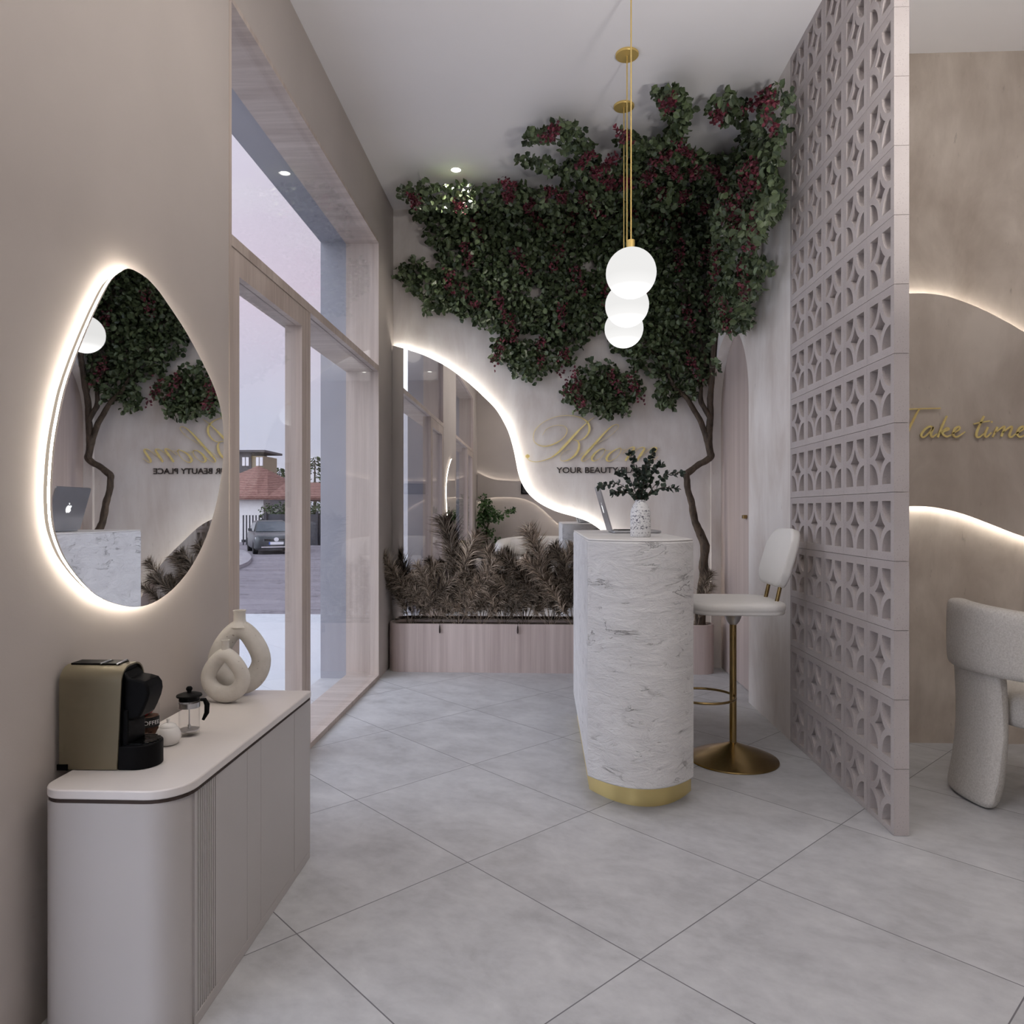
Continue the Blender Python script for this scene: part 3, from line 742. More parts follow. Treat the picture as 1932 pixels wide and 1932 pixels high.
# bitten fruit mark on the lid
fr_ = [(.0, -.030), (.012, -.033), (.022, -.026), (.029, -.012), (.030, .002), (.024, .014), (.012, .021), (.003, .018), (-.006, .019), (-.018, .020), (-.026, .013), (-.021, .004), (-.020, -.006), (-.027, -.014), (-.021, -.026), (-.010, -.033)]
lf_ = [(.0, .024), (.010, .028), (.013, .040), (.002, .036)]
lg = loops_mesh([[(p.x * .8, p.y * .8) for p in spline(fr_, 3, True)], [(x * .8, y * .8) for x, y in lf_]], .0004, lambda p: lid_pt(.125 + p.y, 3.915 - p.x, -.0054 + p.z))
lgo = link_mesh('logo', lg, M['logo'], ld)

# ------------------------------------------------------------------ bar stool
B = Vector((.925, 3.575, 0))
bs = thing('bar_stool', B, 'white upholstered swivel bar stool with brass pedestal beside the counter', 'bar stool')
MB().lathe([(.212, 0), (.214, .004), (.212, .008), (.16, .030), (.09, .056), (.03, .078), (.019, .084), (.001, .085)], 56, B).build('base', M['brass'], bs, smooth=40)
MB().tube([B + Vector((0, 0, .07)), B + Vector((0, 0, .70))], .0165, 20).build('pole', M['brass'], bs, smooth=60)
fr_c = B + Vector((-.148, -.02, .312))
MB().tube([fr_c + Vector((.150 * math.cos(a), .150 * math.sin(a), 0)) for a in [2 * PI * k / 40 for k in range(40)]], .0062, 10, closed=True).build('footrest', M['brass'], bs, smooth=60)
MB().lathe([(.018, .655), (.03, .67), (.042, .70), (.075, .722), (.075, .728)], 28, B).build('swivel_mount', M['chrome'], bs, smooth=40)
seat = MB()
so = rrect(.70, 1.140, 3.365, 3.80, .11, 8)
cxs, cys = .92, 3.58
def ring_of(poly, k, z): return [(cxs + (x - cxs) * k, cys + (y - cys) * k, z) for x, y in poly]
def stack(mb, poly, layers):
    n = len(poly); vs = []
    for k, z in layers: vs += ring_of(poly, k, z)
    fs = [tuple(range(n - 1, -1, -1)), tuple((len(layers) - 1) * n + i for i in range(n))]
    for j in range(len(layers) - 1):
        for i in range(n): fs.append((j * n + i, j * n + (i + 1) % n, (j + 1) * n + (i + 1) % n, (j + 1) * n + i))
    mb.add(vs, fs)
stack(seat, so, [(.90, .722), (.97, .724), (.985, .732), (.975, .740), (.99, .744), (1.0, .752), (1.0, .764), (.985, .773), (.93, .779), (.7, .784), (.3, .786)])
seat.build('seat', M['leather'], bs, smooth=60)
bk = MB(); ang = math.radians(74)
bo = rrect(-.185, .185, 0, .285, [.11, .11, .085, .085], 8)
def bpt(y, a, d): return Vector((1.118 + a * math.cos(ang) + d * math.sin(ang) - .10 * (y * y) / .06 * .3, 3.58 + y, .845 + a * math.sin(ang) - d * math.cos(ang)))
n = len(bo); vs = []; lay = [(.9, -.022), (.98, -.018), (1.0, -.008), (.99, .002), (1.0, .010), (.98, .020), (.9, .024)]
for k, d in lay: vs += [bpt(y * k, .14 + (a - .14) * k, d) for y, a in bo]
fs = [tuple(range(n - 1, -1, -1)), tuple((len(lay) - 1) * n + i for i in range(n))]
for j in range(len(lay) - 1):
    for i in range(n): fs.append((j * n + i, j * n + (i + 1) % n, (j + 1) * n + (i + 1) % n, (j + 1) * n + i))
bk.add(vs, fs); bk.build('backrest', M['leather'], bs, smooth=60)
for yy in (3.47, 3.64):
    MB().tube([(1.085, yy, .735), (1.098, yy, .765), (1.128, yy, .90)], .0095, 12).build('back_post', M['brass'], bs, smooth=60)

# ------------------------------------------------------------------ globe pendants
def pendant(x, y, label):
    t = thing('globe_pendant', (x, y, CZ), label, 'pendant lamp', 'globe pendants in a row over the counter')
    MB().lathe([(.058, -.012), (.060, -.009), (.060, 0), (.001, 0)], 36, (x, y, CZ)).build('ceiling_rose', M['gold'], t, smooth=40)
    MB().tube([(x, y, CZ - .01), (x, y, 2.42)], .0032, 8).build('rod', M['gold'], t, smooth=60)
    MB().lathe([(.0165, 2.375), (.0165, 2.424), (.001, 2.425)], 20, (x, y, 0)).build('cap', M['gold'], t, smooth=40)
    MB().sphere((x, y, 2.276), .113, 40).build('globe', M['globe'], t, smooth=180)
pendant(.400, 3.30, 'white globe pendant hanging nearest over the counter front')
pendant(.441, 3.812, 'white globe pendant hanging in the middle of the row')
pendant(.479, 4.297, 'white globe pendant hanging farthest back, nearest the climbing tree')

# ------------------------------------------------------------------ downlights
def downlight(x, y, power, label, spot=True, rad=.05, col=(1, .93, .84), ang=150, grp=None):
    t = thing('downlight', (x, y, CZ), label, 'downlight', grp)
    MB().lathe([(.050, -.004), (.052, -.003), (.052, 0), (.034, 0), (.034, -.003), (.050, -.004)], 28, (x, y, CZ), False).build('trim_ring', M['ceiling'], t, smooth=40)
    MB().lathe([(.034, -.0025), (.034, -.0005), (.001, -.0005)], 24, (x, y, CZ)).build('lens', M['lamp'], t)
    l = bpy.data.lights.new('downlight_beam', 'SPOT'); l.energy = power; l.color = col; l.spot_size = math.radians(ang); l.spot_blend = 1.0; l.shadow_soft_size = rad
    lo = bpy.data.objects.new('downlight_beam', l); COL.objects.link(lo); lo.parent = t; lo.location = (0, 0, -.03 - rad * .2)
DP = 12.0
downlight(-.600, 5.05, 40, 'small round white downlight in the ceiling above the left end of the foliage', ang=120)
gl_ = 'added fill downlights over the aisle'
for x in (-.5, .62):  # added fixtures out of view, only to brighten the aisle
    for y in (2.3, .6, -1.0): downlight(x, y, DP, 'unseen downlight added as fill over the reception aisle', rad=.12, grp=gl_, ang=165)
for x in (2.3, 3.6):  # likewise added out of view, to brighten the salon side
    for y in (2.6, .4): downlight(x, y, DP * .6, 'unseen downlight added as fill over the salon side', rad=.12, grp='added salon fill downlights', ang=165)

# lamp added out of view; brightens the room by bouncing off the ceiling
TL = Vector((1.12, 1.25, 0))
tl = thing('added_fill_lamp', TL, 'unseen brass lamp added beside the salon opening to brighten the ceiling', 'added fill lamp')
MB().lathe([(.14, 0), (.14, .012), (.03, .02), (.001, .02)], 32, TL).build('base', M['brass'], tl, smooth=40)
MB().tube([TL + Vector((0, 0, .015)), TL + Vector((0, 0, 1.80))], .011, 12).build('pole', M['brass'], tl, smooth=60)
MB().lathe([(.02, 1.79), (.12, 1.83), (.17, 1.88), (.165, 1.88), (.11, 1.838), (.001, 1.81)], 32, TL).build('bowl', M['brass'], tl, smooth=40)
l_ = bpy.data.lights.new('added_fill_light', 'AREA'); l_.shape = 'DISK'; l_.size = .28; l_.energy = 57; l_.color = (1, .965, .93)
o_ = bpy.data.objects.new('added_fill_light', l_); COL.objects.link(o_); o_.parent = tl; o_.location = (0, 0, 1.90); o_.rotation_euler = (PI, 0, 0)
# ------------------------------------------------------------------ planter and pampas
pn = thing('planter', (.06, 5.56, 0), 'long low pink oak planter with rounded ends below the wave mirror', 'planter')
po = rrect(-1.165, 1.285, 5.425, 5.655, .105, 10); pi_ = rrect(-1.145, 1.265, 5.445, 5.640, .088, 10)
link_mesh('trough', loops_mesh([po, pi_], .362, lambda p: Vector((p.x, p.y, p.z + .181))), M['wood_planter'], pn, 30)
MB().prism(pi_, 'z', .05, .345).build('soil', M['soil'], pn)
def plume_mesh(seed, L):
    random.seed(seed); mb = MB(); ax = spline([(0, 0, 0), (.01, 0, L * .4), (.03, 0, L * .75), (.075, 0, L)], 8)
    stem = MB().tube(ax, lerp_list([.0022, .0006], len(ax)), 4); mb.add(stem.v, stem.f)
    N = 520
    for i in range(N):
        t = .16 + .84 * (R() ** .85); k = t * (len(ax) - 1); j = min(int(k), len(ax) - 2); p = ax[j].lerp(ax[j + 1], k - j); tg = (ax[j + 1] - ax[j]).normalized()
        s = rnd_dir(); s = (s - tg * s.dot(tg)).normalized()
        prof = math.sin(min(1, (t - .12) / .35) * PI / 2) * (1 - max(0, (t - .72) / .28) ** 1.6 * .75)
        ln = U(.055, .115) * (.45 + .75 * prof) * L / .5
        d1_ = (tg * U(.9, 1.5) + s * .75).normalized(); d2 = (d1_ * .8 + Vector((.35, 0, -.35)) * U(.3, 1.2) + s * .5).normalized()
        a = p; b = a + d1_ * ln * .5; c = b + d2 * ln * .5; wv_ = d1_.cross(rnd_dir()).normalized() * U(.0013, .0026)
        mb.add([a - wv_ * .4, a + wv_ * .4, b + wv_, b - wv_, c], [(0, 1, 2, 3), (3, 2, 4)])
    me = mb.mesh('plume'); me.materials.append(M['plume']); return me
PM = [plume_mesh(s, L) for s, L in ((1, .50), (2, .56), (3, .44), (4, .60))]
def cattail_mesh():
    mb = MB(); st = MB().tube([(0, 0, 0), (0, 0, .30)], .0018, 5); mb.add(st.v, st.f)
    mb.lathe([(.002, .30), (.0065, .31), (.0075, .35), (.006, .385), (.002, .40), (.001, .43)], 8); me = mb.mesh('cattail'); me.materials.append(M['cattail']); return me
CM = cattail_mesh()
clumps = [(-1.00, .82, 'dried pampas clump in the corner against the side wall'), (-.80, .84, 'dried pampas clump next to the corner one, above the first hanging cattail'), (-.64, 1.0, 'tallest dried pampas clump, in front of the mirrored windows'), (-.47, .80, 'dried pampas clump below the mirrored credenza and vases'), (-.30, .78, 'dried pampas clump below the mirrored green tree'), (-.13, .92, 'dried pampas clump above the second hanging cattail'), (.06, .95, 'dried pampas clump in front of the mirrored sofa'), (.24, .95, 'dried pampas clump touching the stone counter edge'), (.50, .85, 'dried pampas clump mostly hidden behind the stone counter'), (1.14, .62, 'dried pampas clump at the foot of the climbing trunk')]
random.seed(11)
for ci, (cx, hh, where) in enumerate(clumps):
    base = Vector((cx, 5.545, .345))
    t = thing('pampas_clump', base, where, 'pampas grass', 'pampas clumps in the planter')
    nplm = 8 if cx < .4 else 5
    for k in range(nplm):
        o = bpy.data.objects.new('plume', PM[k % 4]); COL.objects.link(o); o.parent = t
        lean = (k + .5) / nplm * 2 - 1 + U(-.12, .12)
        ang_x = lean * .78 * (1 if hh > .65 else .7)
        if cx < -.9: ang_x = max(ang_x, -.22)
        if cx > 1.05: ang_x = min(ang_x, .22) * .5
        fwd = U(.04, .30)
        d = Vector((math.sin(ang_x), -fwd, math.cos(ang_x))).normalized()
        q = Vector((0, 0, 1)).rotation_difference(d)
        spin = Matrix.Rotation(0 if lean > 0 else PI, 3, 'Z').to_quaternion()
        o.rotation_mode = 'QUATERNION'; o.rotation_quaternion = q @ spin @ Matrix.Rotation(U(-.5, .5), 3, 'Z').to_quaternion()
        s = hh * U(.85, 1.2) * (1.14 - .28 * abs(lean)); o.scale = (s * 1.05, s * 1.05, s)
        o.location = (lean * .035, U(-.03, .02), -.002)
    for k in range(2 if ci % 2 == 0 else 1):
        o = bpy.data.objects.new('cattail', CM); COL.objects.link(o); o.parent = t
        a = U(-.25, .25) if -.9 < cx < 1 else 0; o.rotation_euler = (U(.06, .2), a, 0); o.location = (U(-.05, .05), -.04, 0); o.scale = (1, 1, U(.7, 1.15) * hh)
for hx, par in ((-.765, 1), (-.182, 5)):
    root = [o for o in bpy.data.objects if o.name.startswith('pampas_clump')][par]
    mb = MB().tube([(hx + .02, 5.50, .33), (hx + .01, 5.44, .385), (hx, 5.408, .372), (hx, 5.412, .352)], .0016, 5)
    mb.tube([(hx, 5.412, .355), (hx, 5.412, .348), (hx, 5.412, .325), (hx, 5.413, .302), (hx, 5.413, .293)], [.002, .004, .006, .0058, .0015], 8)
    mb.build('drooping_cattail', M['cattail'], root, smooth=60)

# ------------------------------------------------------------------ climbing tree
tree = thing('climbing_tree', (1.2, 5.56, .325), 'dark twisted climbing tree with green foliage and crimson blossoms across wall and ceiling', 'tree')
def wpath(px, ys): return [at_y(u, v, y) for (u, v), y in zip(px, ys)]
def gnarl(pts, rad, name, n=12, amp=.25):
    pts = spline([tuple(p) for p in pts], 6); rr = [q * .80 for q in lerp_list(rad, len(pts))]
    mb = MB().tube(pts, rr, n)
    out = []
    for i, p in enumerate(mb.v):
        c = pts[min(i // n, len(pts) - 1)]; p = Vector(p); k = 1 + amp * (mnoise.noise(p * 11) + .5 * mnoise.noise(p * 31))
        out.append(tuple(c + (p - c) * k))
    mb.v = out; return mb.build(name, M['bark'], tree, smooth=180)
tp = [(1321, 1190), (1323, 1130), (1329, 1085), (1327, 1060), (1330, 1030), (1321, 1005), (1312, 985), (1307, 965), (1305, 948), (1298, 925), (1296, 905), (1295, 895), (1303, 889), (1318, 877), (1334, 868), (1341, 862), (1340, 853), (1337, 836), (1331, 817)]
gnarl(wpath(tp, [5.56] * 5 + [5.58] * 14), [.056, .050, .046, .044, .042, .040, .037, .035, .034, .033, .033, .032, .030, .029, .030, .031, .032, .034, .030], 'trunk')
gnarl(wpath([(1334, 828), (1320, 792), (1306, 768), (1293, 748), (1275, 733), (1250, 690), (1215, 640)], [5.58] * 5 + [5.6, 5.62]), [.028, .026, .024, .022, .02, .015, .01], 'branch')
gnarl(wpath([(1337, 838), (1339, 806), (1341, 783), (1340, 757), (1343, 716), (1346, 670), (1350, 630), (1358, 560)], [5.58, 5.58, 5.58, 5.57, 5.53, 5.5, 5.45, 5.3]), [.032, .032, .030, .028, .026, .024, .022, .018], 'branch')
gnarl(wpath([(1341, 790), (1330, 772), (1322, 755), (1322, 728), (1312, 690), (1290, 640), (1240, 560)], [5.57, 5.57, 5.58, 5.58, 5.6, 5.6, 5.62]), [.024, .023, .022, .02, .018, .015, .01], 'branch')
gnarl(wpath([(1343, 740), (1332, 690), (1322, 640), (1300, 560), (1260, 470), (1180, 430)], [5.56, 5.57, 5.58, 5.6, 5.6, 5.6]), [.02, .02, .018, .016, .012, .008], 'branch')
gnarl(wpath([(1290, 640), (1200, 600), (1100, 560), (1000, 530), (880, 500), (800, 515)], [5.6, 5.62, 5.63, 5.63, 5.63, 5.63]), [.014, .013, .012, .011, .009, .006], 'branch')
blobs = []
for v, u0, u1, r_ in ((432, 842, 1440, 44), (490, 866, 1415, 44), (548, 868, 1405, 42)):
    u = u0
    while u < u1: blobs.append((u, v + U(-6, 6), r_ * U(.8, 1.05))); u += 52
for u in range(925, 1390, 46): blobs.append((u, 595 + U(-6, 6), 36 * U(.85, 1.1)))
blobs += [(885, 583, 24), (960, 625, 18), (1180, 640, 30), (1225, 645, 34), (1270, 650, 36), (1310, 650, 34), (1335, 690, 22), (1250, 690, 20), (1200, 672, 16), (1040, 628, 22), (1085, 635, 24),
          (765, 515, 18), (785, 510, 24), (815, 535, 30), (820, 566, 20), (845, 545, 28), (780, 535, 12),
          (945, 668, 18), (965, 658, 26), (1000, 672, 34), (1040, 668, 30), (1005, 702, 20), (1065, 672, 16), (985, 690, 22),
          (1078, 742, 18), (1105, 725, 28), (1140, 705, 26), (1150, 740, 36), (1185, 728, 28), (1140, 768, 18), (1105, 755, 20), (1170, 760, 16),
          (1262, 728, 22), (1290, 712, 26), (1245, 742, 12), (1300, 740, 14), (1258, 758, 9), (1320, 715, 16),
          (1385, 605, 18), (1400, 580, 22), (1420, 545, 20), (1428, 500, 20), (1365, 600, 24)]
for u in range(765, 985, 24): blobs.append((u, 362 + U(-5, 5), 15))
for u in range(800, 1000, 40): blobs.append((u, 395, 24))
for u in range(985, 1450, 46): blobs.append((u, 378 + U(-5, 5), 34))
for u in range(1095, 1450, 46): blobs.append((u, 332 + U(-5, 5), 33))
blobs += [(985, 298, 12), (1010, 308, 16), (1040, 316, 16), (1070, 325, 20), (1005, 256, 17), (1035, 250, 16), (1062, 240, 16), (1085, 250, 17), (1100, 272, 18), (1070, 275, 14), (1110, 300, 22),
          (1185, 268, 18), (1200, 285, 24), (1175, 262, 14), (1225, 280, 26), (1255, 285, 28), (1290, 292, 26), (1325, 305, 24), (1365, 312, 22), (1400, 300, 24), (1435, 305, 28),
          (1240, 175, 12), (1258, 180, 20), (1280, 185, 20), (1270, 210, 20), (1292, 205, 15), (1280, 240, 17), (1268, 258, 18),
          (1345, 200, 14), (1370, 190, 18), (1395, 200, 16), (1380, 215, 18), (1405, 235, 13), (1408, 262, 14),
          (1462, 165, 12), (1450, 190, 15), (1440, 220, 15), (1432, 255, 18), (1436, 280, 20),
          (1490, 178, 9), (1484, 205, 11), (1476, 235, 12), (1466, 265, 15), (1455, 300, 20), (1446, 345, 24), (1440, 395, 28)]
def place(u, v, d):
    side = 1343 + max(0.0, 397 - v) * .5097
    if u > side + 2: return at_x(u, v, XR - d), Vector((-1, -.25, -.1))
    if v < 397:
        p = at_z(u, v, CZ - d)
        if p.y < YB - .02: return p, Vector((0, -.55, -1))
    return at_y(u, v, YB - d), Vector((0, -1, -.15))
random.seed(9)
for (u, v, r_) in list(blobs):
    for _ in range(2):
        if R() < .55 and v > 410:
            a = U(0, 2 * PI); blobs.append((u + r_ * 1.02 * math.cos(a), v + r_ * .95 * math.sin(a), U(7, 12)))
gaps = [(1009, 550, 15), (1108, 502, 13), (962, 470, 9), (880, 512, 10), (1240, 462, 9), (1190, 520, 9), (1330, 520, 8), (850, 475, 8), (1035, 455, 9), (1120, 590, 9), (1390, 470, 8), (1310, 268, 16), (1225, 255, 10), (900, 378, 7), (1140, 300, 8), (1085, 350, 8), (1300, 345, 7)]
random.seed(5)
lf = MB()
for (u, v, r_) in blobs:
    for _ in range(int(PI * r_ * r_ * .050)):
        a = U(0, 2 * PI); q = math.sqrt(R()); x, y = u + r_ * q * math.cos(a) * 1.08, v + r_ * q * math.sin(a)
        d = .025 + (.17 if v > 440 or v < 380 else .30) * R() * math.sqrt(max(0, 1 - q * q)) + .04 * R()
        if any((x - hx) ** 2 + (y - hy) ** 2 < hr * hr for hx, hy, hr in gaps): continue
        p, nr = place(x, y, d)
        if p.z > CZ - .012 or p.y > YB - .012 or p.x < XL + .012: continue
        nn = (nr + rnd_dir() * .85).normalized(); dr = rnd_dir() + Vector((0, -.15, -.5))
        leafquad(lf, p, dr, nn, U(.028, .054), U(.028, .048), .14)
lf.build('foliage', M['leaf'], tree)
reds = [(1040, 250), (1105, 300), (1125, 325), (1150, 305), (1245, 298), (1222, 335), (1262, 192), (1356, 218), (1292, 285), (1310, 325), (1352, 325), (1430, 190), (1455, 212), (1420, 325), (1178, 255), (960, 372), (1000, 388), (1060, 372), (1102, 372), (1012, 412), (1080, 412), (1240, 402), (1280, 412), (1290, 372), (1365, 378), (1385, 412), (1420, 430), (1270, 325), (898, 425), (868, 390), (880, 475), (985, 492), (1050, 485), (1090, 530), (850, 535), (885, 560), (945, 578), (965, 617), (1060, 595), (1062, 682), (1022, 662), (1077, 722), (1160, 722), (1200, 732), (1092, 742), (1300, 602), (1308, 690), (1350, 485), (1400, 530), (1338, 560), (1368, 592), (1282, 480), (1332, 475), (1392, 408), (1250, 365), (1190, 402), (782, 378), (1145, 560), (1210, 560), (940, 668), (1150, 345), (1180, 345), (1330, 390), (1120, 395), (1405, 340), (960, 330 + 20), (1035, 345 + 20)]
for (u, v) in reds:
    mb = MB(); tilt = U(-.4, .6); c0, nr = place(u, v, .21); hor = Vector((1, 0, 0)) if nr.x > -.5 else Vector((0, -1, 0)); ver = Vector((0, 0, -1)) if nr.z > -.5 else Vector((0, .7, -.05))
    for _ in range(64 if v < 450 else 46):
        s = U(-1, 1); p = c0 + hor * (s * .10 * tilt + U(-.035, .035)) + ver * (s * .10 + U(-.03, .03)) + nr.normalized() * U(-.03, .03)
        p.z = min(p.z, CZ - .03); p.y = min(p.y, YB - .03)
        leafquad(mb, p, rnd_dir(), (nr + rnd_dir()).normalized(), U(.018, .028), U(.016, .024), .2)
    mb.build('blossom_cluster', M['blossom'], tree)

# ------------------------------------------------------------------ wall signs
def stroke_loops(strokes, k):
    """calligraphic strokes: list of (points, widths) in drawing units -> closed outlines"""
    out = []
    for pts, wd in strokes:
        sp = spline([(x * k, -y * k) for x, y in pts], 8); ws = lerp_list([w_ * k for w_ in wd], len(sp)); L_, R_ = [], []
        for i, p in enumerate(sp):
            a = sp[max(0, i - 1)]; b = sp[min(len(sp) - 1, i + 1)]; t = (b - a)
            t = t.normalized() if t.length > 1e-9 else Vector((1, 0, 0)); nn = Vector((-t.y, t.x, 0)); L_.append(p + nn * ws[i] / 2); R_.append(p - nn * ws[i] / 2)
        out.append((L_, R_))
    return out
def stroke_mesh(strokes, k, depth, fn, name):
    mb = MB()
    for L_, R_ in stroke_loops(strokes, k):
        n = len(L_); vs = []
        for z in (-depth / 2, depth / 2):
            for p in L_: vs.append(fn(Vector((p.x, p.y, z))))
            for p in R_: vs.append(fn(Vector((p.x, p.y, z))))
        fs = []
        for i in range(n - 1):
            fs += [(i, i + 1, n + i + 1, n + i), (2 * n + i, 3 * n + i, 3 * n + i + 1, 2 * n + i + 1), (i, 2 * n + i, 2 * n + i + 1, i + 1), (n + i, n + i + 1, 3 * n + i + 1, 3 * n + i)]
        fs += [(0, n, 3 * n, 2 * n), (n - 1, 3 * n - 1, 4 * n - 1, 2 * n - 1)]
        mb.add(vs, fs)
    return mb.mesh(name)
t1, t2, t3 = 2.2, 9, 18
bloom = [([(270, 262), (300, 215), (350, 190), (400, 182), (440, 188), (464, 212), (462, 245), (435, 285), (390, 318), (340, 340), (290, 350), (240, 340), (205, 312), (197, 265), (215, 215), (260, 170), (320, 135), (390, 112), (470, 105), (540, 112), (600, 135), (635, 170), (645, 208), (635, 248), (600, 288), (558, 306), (520, 300)], [t1, t1, 3, 3, 3, 5, 6, 6, 9, 9, 7, 5, 4, 4, 4, 3, 3, 3, 4, 4, 8, 14, 17, 15, 9, 4, t1]),
         ([(688, 118), (640, 150), (590, 195), (540, 245), (490, 300), (440, 355), (390, 405), (340, 440), (290, 460), (240, 472), (190, 472), (155, 455), (146, 436)], [t1, 5, 10, 17, 20, 20, 15, 8, 5, 4, 4, 4, 4]),
         ([(510, 298), (545, 305), (562, 335), (555, 380), (530, 420), (495, 450), (450, 468), (420, 465), (412, 445), (425, 410), (460, 382), (500, 372)], [t1, 5, 15, 19, 17, 12, 6, 3, t1, t1, t1, t1]),
         ([(560, 430), (610, 392), (680, 345), (750, 303), (820, 260), (865, 215), (876, 187), (856, 178), (820, 195), (770, 240), (720, 295), (670, 350), (625, 400), (592, 440), (582, 463), (600, 470), (640, 445), (690, 405)], [t1, t1, t1, t1, t1, t1, 3, 4, 7, 13, 17, 18, 18, 15, 8, 4, t1, t1]),
         ([(760, 372), (730, 376), (690, 405), (666, 440), (667, 464), (690, 468), (730, 445), (760, 410), (768, 382), (757, 371), (775, 385), (810, 385)], [4, 8, 15, 19, 12, 5, 3, 4, 5, 4, t1, t1]),
         ([(888, 366), (850, 380), (806, 410), (782, 445), (787, 467), (815, 468), (860, 440), (890, 400), (895, 372), (884, 366), (905, 380), (935, 375)], [4, 8, 15, 19, 12, 5, 3, 4, 5, 4, t1, t1]),
         ([(905, 412), (950, 375), (985, 360), (1000, 368), (976, 402), (945, 445), (930, 468)], [t1, 3, 8, 15, 18, 18, 12]),
         ([(940, 452), (1000, 398), (1045, 366), (1072, 362), (1080, 374), (1056, 412), (1035, 445), (1020, 468)], [t1, t1, 4, 8, 15, 18, 18, 12]),
         ([(1030, 452), (1095, 398), (1140, 366), (1165, 362), (1175, 374), (1150, 412), (1125, 448), (1122, 466), (1145, 466), (1190, 435)], [t1, t1, 4, 8, 15, 18, 17, 10, 4, t1]),
         ([(133, 430), (150, 430), (167, 430)], [12, 34, 12])]
p00 = at_y(960, 760, 5.685)
kx = (at_y(1420, 760, 5.685).x - p00.x) / 1932
bl = thing('gold_script_sign', (.385, YB, 1.75), 'flowing gold script lettering reading Bloom on the plaster wall', 'sign')
link_mesh('lettering', stroke_mesh(bloom, kx, .006, lambda p: Vector((p00.x + p.x, 5.684 - p.z, p00.z + p.y)), 'lettering'), M['gold_paint'], bl)
sd = MB()
for (x, y) in ((300, 215), (620, 150), (240, 470), (540, 420), (840, 235), (690, 440), (810, 440), (960, 420), (1050, 420), (1140, 440)):
    q = Vector((p00.x + x * kx, 0, p00.z - y * kx)); sd.tube([(q.x, 5.687, q.z), (q.x, YB, q.z)], .0015, 6)
sd.build('standoff_pins', M['gold'], bl)
tg_ = thing('tagline_sign', (.45, YB, 1.53), 'small dark capital letters reading YOUR BEAUTY PLACE below the gold script', 'sign')
tm_ = loops_mesh(None, .006, lambda p: p, 'YOUR BEAUTY PLACE', 1.0, .012)
xs = [v.co.x for v in tm_.vertices]; ys = [v.co.y for v in tm_.vertices]
wx = .813 - .111; sc_x = wx / (max(xs) - min(xs)); hz_ = .046; sc_y = hz_ / (max(ys) - min(ys))
for v in tm_.vertices: v.co = Vector((.111 + (v.co.x - min(xs)) * sc_x, 5.690 - v.co.z, 1.503 + (v.co.y - min(ys)) * sc_y))
bm = bmesh.new(); bm.from_mesh(tm_); seen = set(); isl = []
for v in bm.verts:
    if v.index in seen: continue
    st_ = [v]; seen.add(v.index); g_ = []
    while st_:
        a = st_.pop(); g_.append(a.index)
        for ed in a.link_edges:
            b = ed.other_vert(a)
            if b.index not in seen: seen.add(b.index); st_.append(b)
    isl.append(g_)
bm.free()
for g_ in isl:
    idx = {j: i for i, j in enumerate(g_)}; s_ = set(g_)
    mb = MB(); mb.add([tm_.vertices[j].co.copy() for j in g_], [tuple(idx[j] for j in p.vertices) for p in tm_.polygons if p.vertices[0] in s_])
    mb.build('letter', M['dark_letters'], tg_)

# ------------------------------------------------------------------ salon panel with LED waves
def led_panel(name, top, bot, y, sgn, label, mat):
    """panel hung sgn*45 mm off the wall at y, lit along both edges"""
    tp_ = [(p.x, p.y) for p in spline(top, 5)]; bt_ = [(p.x, p.y) for p in spline(bot, 5)]
    t = thing(name, ((top[0][0] + top[-1][0]) / 2, y, bot[0][1]), label, 'wall panel')
    MB().prism(tp_ + bt_[::-1], 'y', y + sgn * .040, y + sgn * .055).build('panel', mat, t)
    MB().tube([(x, y + sgn * .026, z - .010) for x, z in tp_], .0026, 6).build('led_strip', M['led_cool'], t)
    MB().tube([(x, y + sgn * .026, z + .010) for x, z in bt_], .0026, 6).build('led_strip', M['led_cool'], t)
    MB().prism([(x, z - .03) for x, z in tp_] + [(x, z + .03) for x, z in bt_[::-1]], 'y', y + sgn * .001, y + sgn * .040).build('batten', M['gap'], t)
    return t
led_panel('salon_wave_panel', [(1.44, 2.25), (1.60, 2.29), (1.76, 2.315), (1.905, 2.321), (2.012, 2.315), (2.118, 2.288), (2.251, 2.232), (2.384, 2.160), (2.468, 2.110), (2.7, 2.0), (3.1, 1.93), (3.6, 1.98)],
          [(1.44, 1.18), (1.60, 1.21), (1.76, 1.228), (1.905, 1.230), (2.012, 1.224), (2.145, 1.194), (2.278, 1.145), (2.384, 1.102), (2.468, 1.072), (2.7, 1.0), (3.1, .95), (3.6, .98)], YS, -1, 'wavy plaster wall panel with backlit edges behind the armchair', M['plaster_panel'])
q0 = at_y(1470, 480, 3.805); k2 = (at_y(1932, 480, 3.805).x - q0.x) / 1440
